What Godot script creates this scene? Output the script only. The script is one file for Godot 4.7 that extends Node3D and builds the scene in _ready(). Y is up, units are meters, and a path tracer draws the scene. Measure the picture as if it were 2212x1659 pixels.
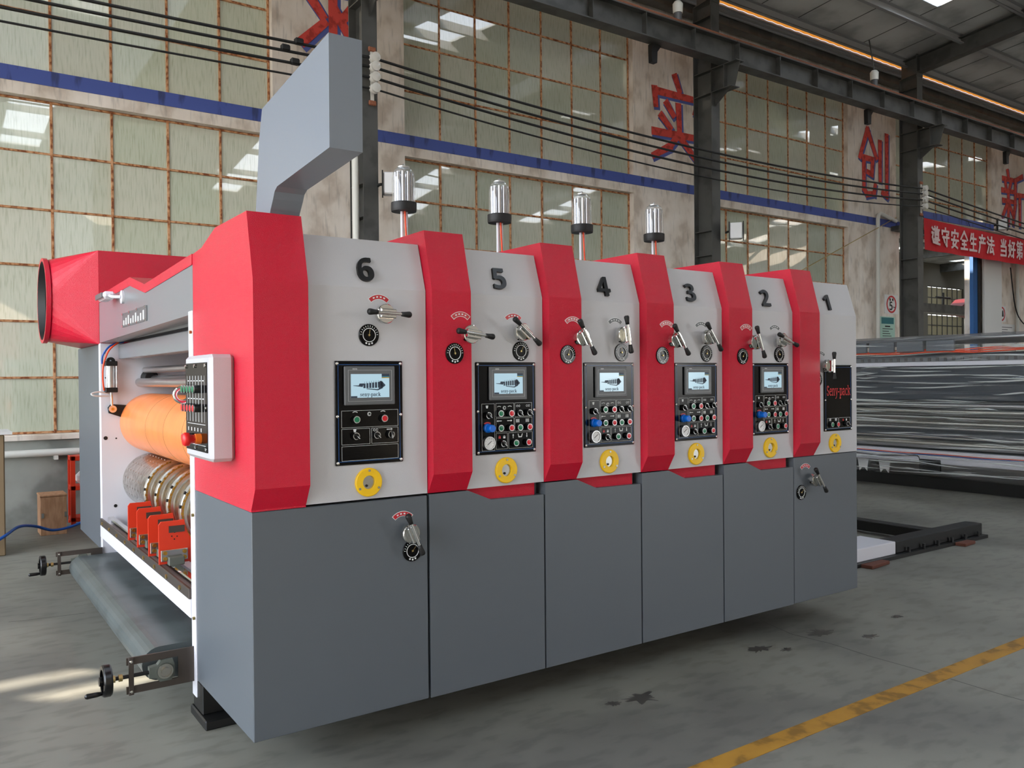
extends Node3D
# Factory hall with a six-unit carton printing and die-cutting line.
# World: x runs along the machine (units 6 to 1), z towards the viewer, metres, floor at y = 0.

func _ready() -> void:
	rng.seed = 20240611
	build_lights()
	make_materials()
	build_shell()
	build_steel()
	build_units()
	build_die_cutter()
	build_side_things()
	build_wrapped()
	build_fittings()
	build_floor_items()

func build_lights() -> void:
	var cam := Camera3D.new()
	cam.name = "camera"
	cam.fov = 49.333
	cam.near = 0.05
	cam.far = 400.0
	var f := Vector3(0.57065575, -0.00778897, -0.82115245)
	var r := Vector3(0.82110226, -0.00915473, 0.5707077)
	cam.transform = Transform3D(Basis(r, (-f).cross(r), -f).orthonormalized(), Vector3(-1.0019, 1.576, 3.2))
	add_child(cam)
	cam.current = true
	var e := Environment.new()
	e.background_mode = Environment.BG_SKY
	var sky := Sky.new()
	var ps := ProceduralSkyMaterial.new()
	ps.sky_top_color = Color(0.82, 0.87, 0.94)
	ps.sky_horizon_color = Color(0.95, 0.95, 0.94)
	ps.ground_bottom_color = Color(0.5, 0.48, 0.45)
	ps.ground_horizon_color = Color(0.75, 0.74, 0.72)
	ps.sky_energy_multiplier = 1.0
	ps.sun_angle_max = 1.0
	sky.sky_material = ps
	e.sky = sky
	e.background_energy_multiplier = 8.0
	e.tonemap_mode = Environment.TONE_MAPPER_LINEAR
	e.tonemap_exposure = 1.42
	e.sdfgi_enabled = true
	e.ssao_enabled = true
	e.ssil_enabled = true
	var sun := DirectionalLight3D.new()
	sun.name = "sun"
	sun.light_color = Color(1.0, 0.95, 0.87)
	sun.light_energy = 7.0
	sun.light_angular_distance = 0.6
	sun.shadow_enabled = true
	sun.sky_mode = DirectionalLight3D.SKY_MODE_LIGHT_ONLY
	sun.transform = Transform3D(Basis.looking_at(Vector3(0.60, -0.42, 0.65)), Vector3(-5, 12, -20))
	add_child(sun)
	var we := WorldEnvironment.new()
	we.name = "environment"
	we.environment = e
	add_child(we)

# ------------------------------------------------------------------ mesh builder
class MB:
	var v := PackedVector3Array()
	var n := PackedVector3Array()
	var uv := PackedVector2Array()
	var t := Transform3D()
	func put(p: Vector3, nn: Vector3, u := Vector2.ZERO) -> void:
		v.append(p); n.append(nn); uv.append(u)
	# convex polygon, turned so that its normal points along out
	func face(p: Array, out: Vector3) -> void:
		var q: Array[Vector3] = []
		for x in p: q.append(t * (x as Vector3))
		var nn := Vector3.ZERO
		for i in q.size():
			nn += q[i].cross(q[(i + 1) % q.size()])
		nn = nn.normalized()
		if nn.dot(t.basis * out) < 0.0:
			q.reverse(); nn = -nn
		for i in range(1, q.size() - 1):
			put(q[0], nn); put(q[i + 1], nn); put(q[i], nn)
	func quad_uv(a: Vector3, b: Vector3, c: Vector3, d: Vector3) -> void: # a = top left, going clockwise as seen
		var q := [t * a, t * b, t * c, t * d]
		var w := [Vector2(0, 0), Vector2(1, 0), Vector2(1, 1), Vector2(0, 1)]
		var nn: Vector3 = ((q[3] - q[0]) as Vector3).cross(q[1] - q[0]).normalized()
		for i in [0, 1, 2, 0, 2, 3]: put(q[i], nn, w[i])
	func box(a: Vector3, b: Vector3, ch := 0.0) -> void:
		var c := (a + b) * 0.5
		var h := ((b - a) * 0.5).abs()
		ch = minf(ch, minf(h.x, minf(h.y, h.z)) * 0.98)
		for k in 3:
			var i := (k + 1) % 3
			var j := (k + 2) % 3
			for s in [-1.0, 1.0]:
				var pts := []
				for e in [[-1, -1], [1, -1], [1, 1], [-1, 1]]:
					var p := Vector3.ZERO
					p[k] = s * h[k]; p[i] = e[0] * (h[i] - ch); p[j] = e[1] * (h[j] - ch)
					pts.append(c + p)
				var o := Vector3.ZERO
				o[k] = s
				face(pts, o)
			if ch > 0.0:
				for s in [-1.0, 1.0]:
					for r in [-1.0, 1.0]:
						var pts := []
						for e in [[-1, 0], [1, 0], [1, 1], [-1, 1]]:
							var p := Vector3.ZERO
							p[k] = e[0] * (h[k] - ch)
							p[i] = s * (h[i] - (ch if e[1] == 1 else 0.0))
							p[j] = r * (h[j] - (0.0 if e[1] == 1 else ch))
							pts.append(c + p)
						var o := Vector3.ZERO
						o[i] = s; o[j] = r
						face(pts, o)
		if ch > 0.0:
			for sx in [-1.0, 1.0]:
				for sy in [-1.0, 1.0]:
					for sz in [-1.0, 1.0]:
						var s := Vector3(sx, sy, sz)
						face([c + s * (h - Vector3(0, ch, ch)), c + s * (h - Vector3(ch, 0, ch)), c + s * (h - Vector3(ch, ch, 0))], s)
	# polygon swept along an axis: "x" takes (z, y), "z" takes (x, y), "y" takes (x, z)
	func prism(poly: Array, a: float, b: float, axis := "z") -> void:
		var pp := PackedVector2Array(poly)
		var area := 0.0
		for i in pp.size():
			area += pp[i].cross(pp[(i + 1) % pp.size()])
		if area < 0.0: pp.reverse()
		var lo := minf(a, b)
		var hi := maxf(a, b)
		var idx := Geometry2D.triangulate_polygon(pp)
		for k in range(0, idx.size(), 3):
			for e in [lo, hi]:
				face([at(pp[idx[k]], e, axis), at(pp[idx[k + 1]], e, axis), at(pp[idx[k + 2]], e, axis)], at(Vector2.ZERO, -1.0 if e == lo else 1.0, axis))
		for i in pp.size():
			var p := pp[i]
			var q := pp[(i + 1) % pp.size()]
			var d := q - p
			face([at(p, lo, axis), at(q, lo, axis), at(q, hi, axis), at(p, hi, axis)], at(Vector2(d.y, -d.x), 0.0, axis))
	func at(p: Vector2, e: float, axis: String) -> Vector3:
		if axis == "x": return Vector3(e, p.y, p.x)
		if axis == "y": return Vector3(p.x, e, p.y)
		return Vector3(p.x, p.y, e)
	# profile of (radius, height) turned round local y; flat between rings unless soft
	func lathe(prof: Array, seg := 20, soft := false) -> void:
		var nr: Array[Vector2] = []
		for i in prof.size() - 1:
			var d: Vector2 = prof[i + 1] - prof[i]
			nr.append(Vector2(d.y, -d.x).normalized() if d.length() > 1e-9 else Vector2(1, 0))
		for i in prof.size() - 1:
			var p: Vector2 = prof[i]
			var q: Vector2 = prof[i + 1]
			var n0 := nr[i]
			var n1 := nr[i]
			if soft:
				if i > 0: n0 = (nr[i] + nr[i - 1]).normalized()
				if i < nr.size() - 1: n1 = (nr[i] + nr[i + 1]).normalized()
			for k in seg:
				var a0 := TAU * k / seg
				var a1 := TAU * (k + 1) / seg
				var e0 := Vector3(cos(a0), 0, sin(a0))
				var e1 := Vector3(cos(a1), 0, sin(a1))
				ring4(e0, e1, p, q, n0, n1)
	func ring4(e0: Vector3, e1: Vector3, p: Vector2, q: Vector2, n0: Vector2, n1: Vector2) -> void:
		var up := Vector3.UP
		var A := t * (e0 * p.x + up * p.y)
		var B := t * (e1 * p.x + up * p.y)
		var C := t * (e1 * q.x + up * q.y)
		var D := t * (e0 * q.x + up * q.y)
		var b := t.basis
		var nA := (b * (e0 * n0.x + up * n0.y)).normalized()
		var nB := (b * (e1 * n0.x + up * n0.y)).normalized()
		var nC := (b * (e1 * n1.x + up * n1.y)).normalized()
		var nD := (b * (e0 * n1.x + up * n1.y)).normalized()
		tri(A, B, C, nA, nB, nC)
		tri(A, C, D, nA, nC, nD)
	func tri(a: Vector3, b: Vector3, c: Vector3, na: Vector3, nb: Vector3, nc: Vector3) -> void:
		var g := (b - a).cross(c - a)
		if g.length_squared() < 1e-18: return
		if g.dot(na + nb + nc) > 0.0:
			put(a, na); put(c, nc); put(b, nb)
		else:
			put(a, na); put(b, nb); put(c, nc)
	# round bar from a to b
	func rod(a: Vector3, b: Vector3, r: float, seg := 12, r2 := -1.0) -> void:
		var keep := t
		t = keep * aim(a, b)
		var l := a.distance_to(b)
		if r2 < 0.0: r2 = r
		lathe([Vector2(0, 0), Vector2(r, 0), Vector2(r2, l), Vector2(0, l)], seg)
		t = keep
	# profile (radius, distance) turned round the line from a to b
	func spin(a: Vector3, b: Vector3, prof: Array, seg := 16, soft := false) -> void:
		var keep := t
		t = keep * aim(a, b)
		lathe(prof, seg, soft)
		t = keep
	static func aim(a: Vector3, b: Vector3) -> Transform3D:
		var y := (b - a).normalized()
		var x := y.cross(Vector3.UP if absf(y.y) < 0.95 else Vector3.RIGHT).normalized()
		return Transform3D(Basis(x, y, x.cross(y)), a)
	func tube(p: Array, r: float, seg := 8) -> void:
		var rings := []
		var prev := Vector3.ZERO
		for i in p.size():
			var d: Vector3 = ((p[mini(i + 1, p.size() - 1)] as Vector3) - p[maxi(i - 1, 0)]).normalized()
			var x := prev
			if i == 0: x = d.cross(Vector3.UP if absf(d.y) < 0.9 else Vector3.RIGHT)
			x = (x - d * x.dot(d)).normalized()
			prev = x
			var y := d.cross(x)
			var ring := []
			for k in seg:
				var a := TAU * k / seg
				ring.append(x * cos(a) + y * sin(a))
			rings.append(ring)
		for i in p.size() - 1:
			for k in seg:
				var m := (k + 1) % seg
				var A: Vector3 = rings[i][k]
				var B: Vector3 = rings[i][m]
				var C: Vector3 = rings[i + 1][m]
				var D: Vector3 = rings[i + 1][k]
				tri(t * (p[i] + A * r), t * (p[i] + B * r), t * (p[i + 1] + C * r), t.basis * A, t.basis * B, t.basis * C)
				tri(t * (p[i] + A * r), t * (p[i + 1] + C * r), t * (p[i + 1] + D * r), t.basis * A, t.basis * C, t.basis * D)
		for e in [0, p.size() - 1]:
			var pts := []
			for k in seg: pts.append(p[e] + rings[e][k] * r)
			var o: Vector3 = (p[0] - p[1]) if e == 0 else (p[e] - p[e - 1])
			face(pts, o)
	func arrays() -> Array:
		var a := []
		a.resize(Mesh.ARRAY_MAX)
		a[Mesh.ARRAY_VERTEX] = v; a[Mesh.ARRAY_NORMAL] = n; a[Mesh.ARRAY_TEX_UV] = uv
		return a

func mb() -> MB: return MB.new()
# points of a smooth curve through the given ones
func soft(p: Array) -> Array:
	var out := []
	for i in p.size() - 1:
		var a: Vector3 = p[maxi(i - 1, 0)]
		var b: Vector3 = p[i]
		var c: Vector3 = p[i + 1]
		var d: Vector3 = p[mini(i + 2, p.size() - 1)]
		for k in 6: out.append(b.cubic_interpolate(c, a, d, k / 6.0))
	out.append(p[p.size() - 1])
	return out

# ------------------------------------------------------------------ nodes
var used := {}
func numbered(called: String) -> String:
	var k: int = used.get(called, 0)
	used[called] = k + 1
	return called if k == 0 else "%s_%03d" % [called, k]
func thing(called: String, label: String, category: String, at := Vector3.ZERO, group := "") -> Node3D:
	var o := Node3D.new()
	o.name = numbered(called)
	add_child(o)
	o.position = at
	o.set_meta("label", label); o.set_meta("category", category)
	if group: o.set_meta("group", group)
	return o
func mesh_of(pairs: Array) -> ArrayMesh: # [[MB, material], ...]
	var m := ArrayMesh.new()
	for p in pairs:
		m.add_surface_from_arrays(Mesh.PRIMITIVE_TRIANGLES, (p[0] as MB).arrays())
		m.surface_set_material(m.get_surface_count() - 1, p[1])
	return m
func put_mesh(parent: Node, called: String, m: Mesh, at := Transform3D()) -> MeshInstance3D:
	var o := MeshInstance3D.new()
	o.mesh = m
	o.name = called
	o.transform = at
	parent.add_child(o, true)
	return o
func part(parent: Node, called: String, b: MB, m: Material, label := "") -> MeshInstance3D:
	var o := put_mesh(parent, called, mesh_of([[b, m]]))
	if label: o.set_meta("label", label)
	return o
func parts(parent: Node, called: String, pairs: Array) -> MeshInstance3D:
	return put_mesh(parent, called, mesh_of(pairs))
func single(called: String, b: MB, m: Material, label: String, category: String, group := "") -> MeshInstance3D:
	var o := part(self, numbered(called), b, m)
	o.set_meta("label", label); o.set_meta("category", category)
	if group: o.set_meta("group", group)
	return o
func struct(called: String, b: MB, m: Material) -> MeshInstance3D:
	var o := part(self, called, b, m)
	o.set_meta("kind", "structure")
	return o
func struct_root(called: String) -> Node3D:
	var o := Node3D.new()
	o.name = called
	add_child(o)
	o.set_meta("kind", "structure")
	return o
func boxpart(parent: Node, called: String, a: Vector3, b: Vector3, m: Material, ch := 0.0) -> MeshInstance3D:
	var x := mb()
	x.box(a, b, ch)
	return part(parent, called, x, m)
func words(parent: Node, called: String, s: String, fonts: Array, bold: bool, h: float, depth: float, m: Material, at: Transform3D, stretch := 1.0) -> MeshInstance3D:
	var f := SystemFont.new()
	f.font_names = PackedStringArray(fonts)
	if bold: f.font_weight = 700
	var tm := TextMesh.new()
	tm.font = f
	tm.text = s
	tm.font_size = 48
	tm.pixel_size = h / (48.0 * 0.72)
	tm.depth = depth
	tm.curve_step = 1.5
	tm.material = m
	return put_mesh(parent, called, tm, at * Transform3D(Basis.from_scale(Vector3(stretch, 1, 1)), Vector3.ZERO))

# ------------------------------------------------------------------ materials
var M := {}
func mat(key: String, c: Color, rough := 0.5, metal := 0.0) -> StandardMaterial3D:
	var m := StandardMaterial3D.new()
	m.resource_name = key
	m.albedo_color = c
	m.roughness = rough
	m.metallic = metal
	M[key] = m
	return m
func noise_tex(size: int, freq: float, seed_: int, ramp: Array, kind := FastNoiseLite.TYPE_SIMPLEX_SMOOTH, octaves := 4) -> NoiseTexture2D:
	var f := FastNoiseLite.new()
	f.seed = seed_
	f.noise_type = kind
	f.frequency = freq
	f.fractal_octaves = octaves
	var x := NoiseTexture2D.new()
	x.width = size; x.height = size
	x.seamless = true
	x.noise = f
	if ramp.size() > 0:
		var g := Gradient.new()
		var offs := PackedFloat32Array()
		var cols := PackedColorArray()
		for r in ramp:
			offs.append(r[0]); cols.append(r[1])
		g.offsets = offs; g.colors = cols
		x.color_ramp = g
	return x
func tri_map(m: StandardMaterial3D, tex: Texture2D, scale: Vector3) -> void:
	m.albedo_texture = tex
	m.uv1_triplanar = true
	m.uv1_world_triplanar = true
	m.uv1_scale = scale
func second(m: StandardMaterial3D, tex: Texture2D, scale: Vector3) -> void:
	m.detail_enabled = true
	m.detail_albedo = tex
	m.detail_blend_mode = BaseMaterial3D.BLEND_MODE_MUL
	m.detail_uv_layer = BaseMaterial3D.DETAIL_UV_2
	m.uv2_triplanar = true
	m.uv2_world_triplanar = true
	m.uv2_scale = scale
func bump(m: StandardMaterial3D, tex: Texture2D, cm: float, scale := Vector3.ONE) -> void:
	m.heightmap_enabled = true
	m.heightmap_texture = tex
	m.heightmap_scale = cm
	if m.albedo_texture == null:
		m.uv1_triplanar = true
		m.uv1_world_triplanar = true
		m.uv1_scale = scale

func grey(a: float) -> Color: return Color(a, a, a)

func make_materials() -> void:
	var hammer := noise_tex(512, 0.05, 3, [[0.0, grey(0.2)], [1.0, grey(0.8)]], FastNoiseLite.TYPE_SIMPLEX, 2)
	var cloud := noise_tex(512, 0.008, 5, [[0.25, grey(0.78)], [0.5, grey(0.95)], [0.8, grey(1.0)]], FastNoiseLite.TYPE_SIMPLEX_SMOOTH, 5)
	var speck := noise_tex(512, 0.09, 8, [[0.2, grey(0.80)], [0.42, grey(0.97)], [1.0, grey(1.0)]], FastNoiseLite.TYPE_SIMPLEX, 4)
	# machine paint
	var red := mat("red_paint", Color(0.80, 0.03, 0.185), 0.24); bump(red, hammer, 0.26, Vector3.ONE * 9.0)
	var lg := mat("light_grey_paint", Color(0.74, 0.74, 0.755), 0.33); bump(lg, hammer, 0.05, Vector3.ONE * 9.0)
	var dg := mat("dark_grey_paint", Color(0.345, 0.368, 0.392), 0.40); bump(dg, hammer, 0.012, Vector3.ONE * 3.0)
	var hd := mat("hood_grey_paint", Color(0.47, 0.485, 0.50), 0.26); bump(hd, hammer, 0.01, Vector3.ONE * 3.0)
	mat("wrapped_cover", Color(0.17, 0.20, 0.235), 0.4)
	mat("white_paint", Color(0.86, 0.86, 0.89), 0.35)
	mat("arm_grey_paint", Color(0.46, 0.49, 0.53), 0.26)
	mat("black_plastic", Color(0.03, 0.03, 0.035), 0.28)
	mat("soft_black", Color(0.045, 0.045, 0.048), 0.55)
	mat("panel_black", Color(0.022, 0.022, 0.028), 0.15).metallic_specular = 0.32
	mat("blue_line", Color(0.05, 0.30, 0.55), 0.3)
	mat("white_line", Color(0.85, 0.86, 0.86), 0.4)
	mat("red_print", Color(0.75, 0.05, 0.08), 0.35)
	mat("sticker_red", Color(0.72, 0.12, 0.16), 0.3)
	mat("chrome", Color(0.86, 0.86, 0.85), 0.10, 1.0)
	mat("steel", Color(0.74, 0.74, 0.72), 0.26, 1.0)
	mat("zinc", Color(0.74, 0.66, 0.45), 0.35, 1.0)
	mat("brass", Color(0.83, 0.65, 0.30), 0.3, 1.0)
	mat("yellow_plastic", Color(0.95, 0.76, 0.02), 0.4)
	mat("green_button", Color(0.02, 0.45, 0.30), 0.3)
	mat("red_button", Color(0.80, 0.04, 0.13), 0.3)
	mat("estop_red", Color(0.85, 0.10, 0.10), 0.35)
	mat("orange_plastic", Color(0.95, 0.45, 0.08), 0.4)
	mat("blue_knob", Color(0.02, 0.40, 0.80), 0.35)
	mat("gauge_white", Color(0.90, 0.90, 0.90), 0.4)
	mat("screen_frame", Color(0.36, 0.37, 0.38), 0.4)
	var lcd := mat("screen_glow", Color(0.25, 0.30, 0.33), 0.15)
	lcd.emission_enabled = true; lcd.emission = Color(0.74, 0.87, 0.93); lcd.emission_energy_multiplier = 0.55
	mat("screen_ink", Color(0.16, 0.22, 0.30), 0.4)
	mat("screen_teal", Color(0.10, 0.50, 0.62), 0.4)
	mat("screen_yellow", Color(0.75, 0.62, 0.15), 0.4)
	# rollers
	var ur := mat("orange_urethane", Color(0.97, 0.56, 0.30), 0.3)
	ur.subsurf_scatter_enabled = false
	tri_map(ur, noise_tex(256, 0.02, 21, [[0.2, Color(0.93, 0.92, 0.90)], [0.7, Color(1, 1, 1)]]), Vector3(0.4, 0.4, 1.2))
	var dr := mat("roller_steel", Color(0.80, 0.79, 0.76), 0.26, 1.0)
	tri_map(dr, noise_tex(256, 0.05, 22, [[0.2, Color(0.72, 0.70, 0.66)], [0.6, Color(1, 1, 1)]]), Vector3(1.4, 1.4, 1.4))
	mat("guard_orange", Color(0.86, 0.22, 0.10), 0.45)
	var belt := mat("belt_rubber", Color(0.33, 0.36, 0.36), 0.36)
	tri_map(belt, cloud, Vector3.ONE * 0.7)
	mat("bracket_steel", Color(0.36, 0.33, 0.31), 0.45, 0.7)
	mat("cast_iron", Color(0.36, 0.38, 0.35), 0.6)
	mat("hose_orange", Color(0.92, 0.30, 0.12), 0.4)
	mat("hose_blue", Color(0.07, 0.33, 0.68), 0.4)
	mat("aluminium", Color(0.80, 0.80, 0.80), 0.32, 1.0)
	var gl := mat("clear_glass", Color(0.95, 0.97, 0.97, 0.10), 0.03)
	gl.transparency = BaseMaterial3D.TRANSPARENCY_ALPHA
	gl.metallic_specular = 0.7
	mat("reflector", Color(0.62, 0.62, 0.64), 0.15, 1.0)
	# building
	var fl := mat("concrete_floor", Color(0.525, 0.52, 0.49), 0.5)
	tri_map(fl, noise_tex(1024, 0.004, 31, [[0.2, Color(0.80, 0.80, 0.80)], [0.45, Color(0.93, 0.93, 0.92)], [0.75, Color(1, 1, 0.985)]], FastNoiseLite.TYPE_SIMPLEX_SMOOTH, 6), Vector3.ONE * 0.12)
	second(fl, noise_tex(512, 0.02, 10, [[0.25, grey(0.90)], [0.5, grey(0.985)], [1.0, grey(1.0)]], FastNoiseLite.TYPE_SIMPLEX_SMOOTH, 5), Vector3(0.35, 1.0, 0.8))
	var pl := mat("plaster", Color(0.93, 0.895, 0.855), 0.85)
	tri_map(pl, noise_tex(1024, 0.006, 33, [[0.15, Color(0.84, 0.81, 0.78)], [0.4, Color(0.95, 0.94, 0.925)], [0.8, Color(1, 1, 1)]], FastNoiseLite.TYPE_SIMPLEX_SMOOTH, 6), Vector3(0.30, 0.22, 0.30))
	second(pl, noise_tex(512, 0.03, 9, [[0.18, grey(0.90)], [0.36, grey(0.99)], [1.0, grey(1.0)]], FastNoiseLite.TYPE_SIMPLEX_SMOOTH, 3), Vector3(0.9, 0.10, 0.9))
	var pl2 := mat("dado_plaster", Color(0.62, 0.63, 0.60), 0.85)
	tri_map(pl2, cloud, Vector3.ONE * 0.3)
	var bb := mat("blue_band", Color(0.27, 0.34, 0.62), 0.6)
	tri_map(bb, noise_tex(512, 0.012, 35, [[0.2, Color(0.74, 0.72, 0.70)], [0.45, Color(1, 1, 1)]]), Vector3(0.9, 0.2, 0.9))
	var ru := mat("rusty_bar", Color(0.80, 0.64, 0.50), 0.8)
	tri_map(ru, noise_tex(256, 0.05, 37, [[0.25, Color(0.60, 0.42, 0.30)], [0.46, Color(0.88, 0.77, 0.66)], [0.7, Color(1, 0.96, 0.92)]]), Vector3.ONE * 0.8)
	var streak := noise_tex(512, 0.03, 39, [[0.2, Color(0.90, 0.905, 0.88)], [0.42, Color(0.97, 0.975, 0.965)], [0.8, Color(1, 1, 1)]], FastNoiseLite.TYPE_SIMPLEX_SMOOTH, 5)
	for i in 4:
		var g := mat("dusty_pane_%d" % i, [Color(0.79, 0.80, 0.735, 0.93), Color(0.765, 0.785, 0.715, 0.91), Color(0.81, 0.815, 0.755, 0.94), Color(0.78, 0.795, 0.735, 0.90)][i], 0.02)
		g.transparency = BaseMaterial3D.TRANSPARENCY_ALPHA
		tri_map(g, streak, Vector3(2.2 + 0.3 * i, 0.22, 2.2))
		g.metallic_specular = 1.0
		g.clearcoat_enabled = true; g.clearcoat = 1.0; g.clearcoat_roughness = 0.01
		g.backlight_enabled = true; g.backlight = Color(0.22, 0.235, 0.225)
	var st := mat("dark_steel", Color(0.30, 0.30, 0.29), 0.5)
	tri_map(st, cloud, Vector3.ONE * 0.5)
	var rl := mat("rusty_rail", Color(0.58, 0.35, 0.24), 0.75)
	tri_map(rl, speck, Vector3.ONE * 0.8)
	var rf := mat("roof_panel", Color(0.76, 0.76, 0.75), 0.6)
	tri_map(rf, cloud, Vector3.ONE * 0.15)
	mat("purlin_steel", Color(0.56, 0.56, 0.56), 0.5)
	var am := mat("amber_sheet", Color(0.85, 0.50, 0.17), 0.5)
	am.backlight_enabled = true; am.backlight = Color(0.50, 0.30, 0.09)
	var sl := mat("skylight_sheet", Color(0.93, 0.94, 0.90, 0.15), 0.15)
	sl.transparency = BaseMaterial3D.TRANSPARENCY_ALPHA
	var wg := mat("window_glass_clear", Color(0.9, 0.93, 0.92, 0.12), 0.05)
	wg.transparency = BaseMaterial3D.TRANSPARENCY_ALPHA
	mat("pvc", Color(0.86, 0.86, 0.83), 0.45)
	mat("cable_black", Color(0.06, 0.06, 0.06), 0.55)
	mat("porcelain", Color(0.80, 0.79, 0.76), 0.2)
	var by := mat("yellow_marking", Color(0.68, 0.50, 0.16), 0.6)
	tri_map(by, noise_tex(512, 0.02, 41, [[0.22, Color(0.74, 0.74, 0.76)], [0.42, Color(0.96, 0.95, 0.93)], [0.8, Color(1, 1, 1)]], FastNoiseLite.TYPE_SIMPLEX, 5), Vector3.ONE * 0.5)
	var lr := mat("wall_paint_red", Color(0.83, 0.29, 0.25), 0.8)
	tri_map(lr, noise_tex(256, 0.03, 43, [[0.25, Color(0.80, 0.74, 0.72)], [0.5, Color(1, 1, 1)]]), Vector3.ONE * 0.8)
	mat("wall_paint_blue", Color(0.33, 0.38, 0.64), 0.8)
	var bn := mat("banner_cloth", Color(0.80, 0.10, 0.14), 0.8)
	bn.rim_enabled = true; bn.rim = 0.2
	mat("banner_white", Color(0.90, 0.80, 0.79), 0.8)
	mat("sign_white", Color(0.86, 0.86, 0.85), 0.5)
	mat("sign_teal", Color(0.05, 0.42, 0.45), 0.5)
	mat("sign_green", Color(0.66, 0.80, 0.74), 0.5)
	mat("ink", Color(0.10, 0.10, 0.11), 0.6)
	mat("door_blue", Color(0.12, 0.36, 0.60), 0.5)
	mat("oil", Color(0.29, 0.28, 0.265), 0.35)
	var wd := mat("plywood", Color(0.78, 0.60, 0.46), 0.7)
	tri_map(wd, noise_tex(256, 0.03, 45, [[0.2, Color(0.90, 0.87, 0.83)], [0.7, Color(1, 1, 1)]]), Vector3(3.0, 0.6, 3.0))
	mat("carton", Color(0.52, 0.44, 0.33), 0.8)
	mat("brick_red", Color(0.38, 0.22, 0.17), 0.9)
	mat("black_paint", Color(0.055, 0.056, 0.055), 0.45)
	var film := mat("stretch_film", Color(0.80, 0.83, 0.85, 0.05), 0.06)
	film.transparency = BaseMaterial3D.TRANSPARENCY_ALPHA
	film.metallic_specular = 1.0
	mat("far_pane", Color(0.62, 0.58, 0.46), 0.4)
	M.far_pane.backlight_enabled = true; M.far_pane.backlight = Color(0.16, 0.15, 0.12)
	mat("far_machine_red", Color(0.42, 0.08, 0.09), 0.5)
	var ff := mat("film_fold", Color(0.90, 0.92, 0.91, 0.60), 0.18)
	ff.transparency = BaseMaterial3D.TRANSPARENCY_ALPHA
	ff.metallic_specular = 0.9
	M["dirt_ground"] = mat("dirt_ground", Color(0.50, 0.48, 0.44), 0.9)
	mat("outside_wall", Color(0.40, 0.38, 0.34), 0.9)

# ------------------------------------------------------------------ building
const BAY := 6.17
const WALL_Z := -7.3
const GLASS_Z := -7.42
func roof_y(z: float) -> float: return 8.765 + 0.1 * z if z < 2.85 else 9.335 - 0.1 * z
var rng := RandomNumberGenerator.new()

# wall in the plane across an axis: boxes round the openings [u0, y0, u1, y1]
func wall_with(openings: Array, u0: float, u1: float, y0: float, y1: float, put: Callable) -> void:
	var us := [u0, u1]
	for o in openings:
		for e in [o[0], o[2]]:
			if e > u0 and e < u1 and not us.has(e): us.append(e)
	us.sort()
	for i in us.size() - 1:
		var a: float = us[i]
		var b: float = us[i + 1]
		var mid := (a + b) * 0.5
		var cuts := []
		for o in openings:
			if mid > o[0] and mid < o[2]: cuts.append([o[1], o[3]])
		cuts.sort_custom(func(p, q): return p[0] < q[0])
		var y := y0
		for c in cuts:
			if c[0] > y: put.call(a, b, y, c[0])
			y = maxf(y, c[1])
		if y < y1: put.call(a, b, y, y1)

func glazed(called: String, x0: float, x1: float, y0: float, module_y: float, rows: int, ytop: float) -> void:
	var w := struct_root(called)
	w.position = Vector3(x0, y0, GLASS_Z)
	var cols := 7
	var mx := (x1 - x0 - 0.03) / cols
	var pane := mb()
	pane.box(Vector3(-mx / 2 + 0.012, 0.012, -0.003), Vector3(mx / 2 - 0.012, module_y - 0.012, 0.003))
	var kinds := []
	for k in 4: kinds.append(mesh_of([[pane, M["dusty_pane_%d" % k]]]))
	for r in rows:
		for c in cols:
			if called == "window_1" and r == 4 and c == 3: # broken pane: three strips of glass are left
				for e in [[0.0, 0.062], [0.137, 0.13], [0.345, 0.277]]:
					boxpart(w, "broken_pane", Vector3(mx * c + 0.02, module_y * r + e[0], -0.003), Vector3(mx * (c + 1), module_y * r + e[0] + e[1], 0.003), M.dusty_pane_0)
				continue
			var tilt := Basis.from_euler(Vector3(rng.randfn(0, 0.007), rng.randfn(0, 0.007), 0))
			put_mesh(w, "pane", kinds[rng.randi() % 4], Transform3D(tilt, Vector3(0.015 + mx * (c + 0.5), module_y * r, 0)))
	for c in cols + 1:
		var b := mb()
		var x := 0.015 + mx * c
		b.box(Vector3(x - 0.014, 0, -0.02), Vector3(x + 0.014, ytop - y0, 0.022), 0.004)
		part(w, "mullion", b, M.rusty_bar)
	for r in rows + 1:
		var b := mb()
		var y := clampf(module_y * r, 0.014, ytop - y0 - 0.014)
		b.box(Vector3(0, y - 0.013, -0.018), Vector3(x1 - x0, y + 0.013, 0.019), 0.004)
		part(w, "glazing_bar", b, M.rusty_bar)

const BAYS := [[-7.9, -3.55], [-1.73, 2.62], [4.50, 8.85], [10.67, 15.02], [16.84, 21.19]]

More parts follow.
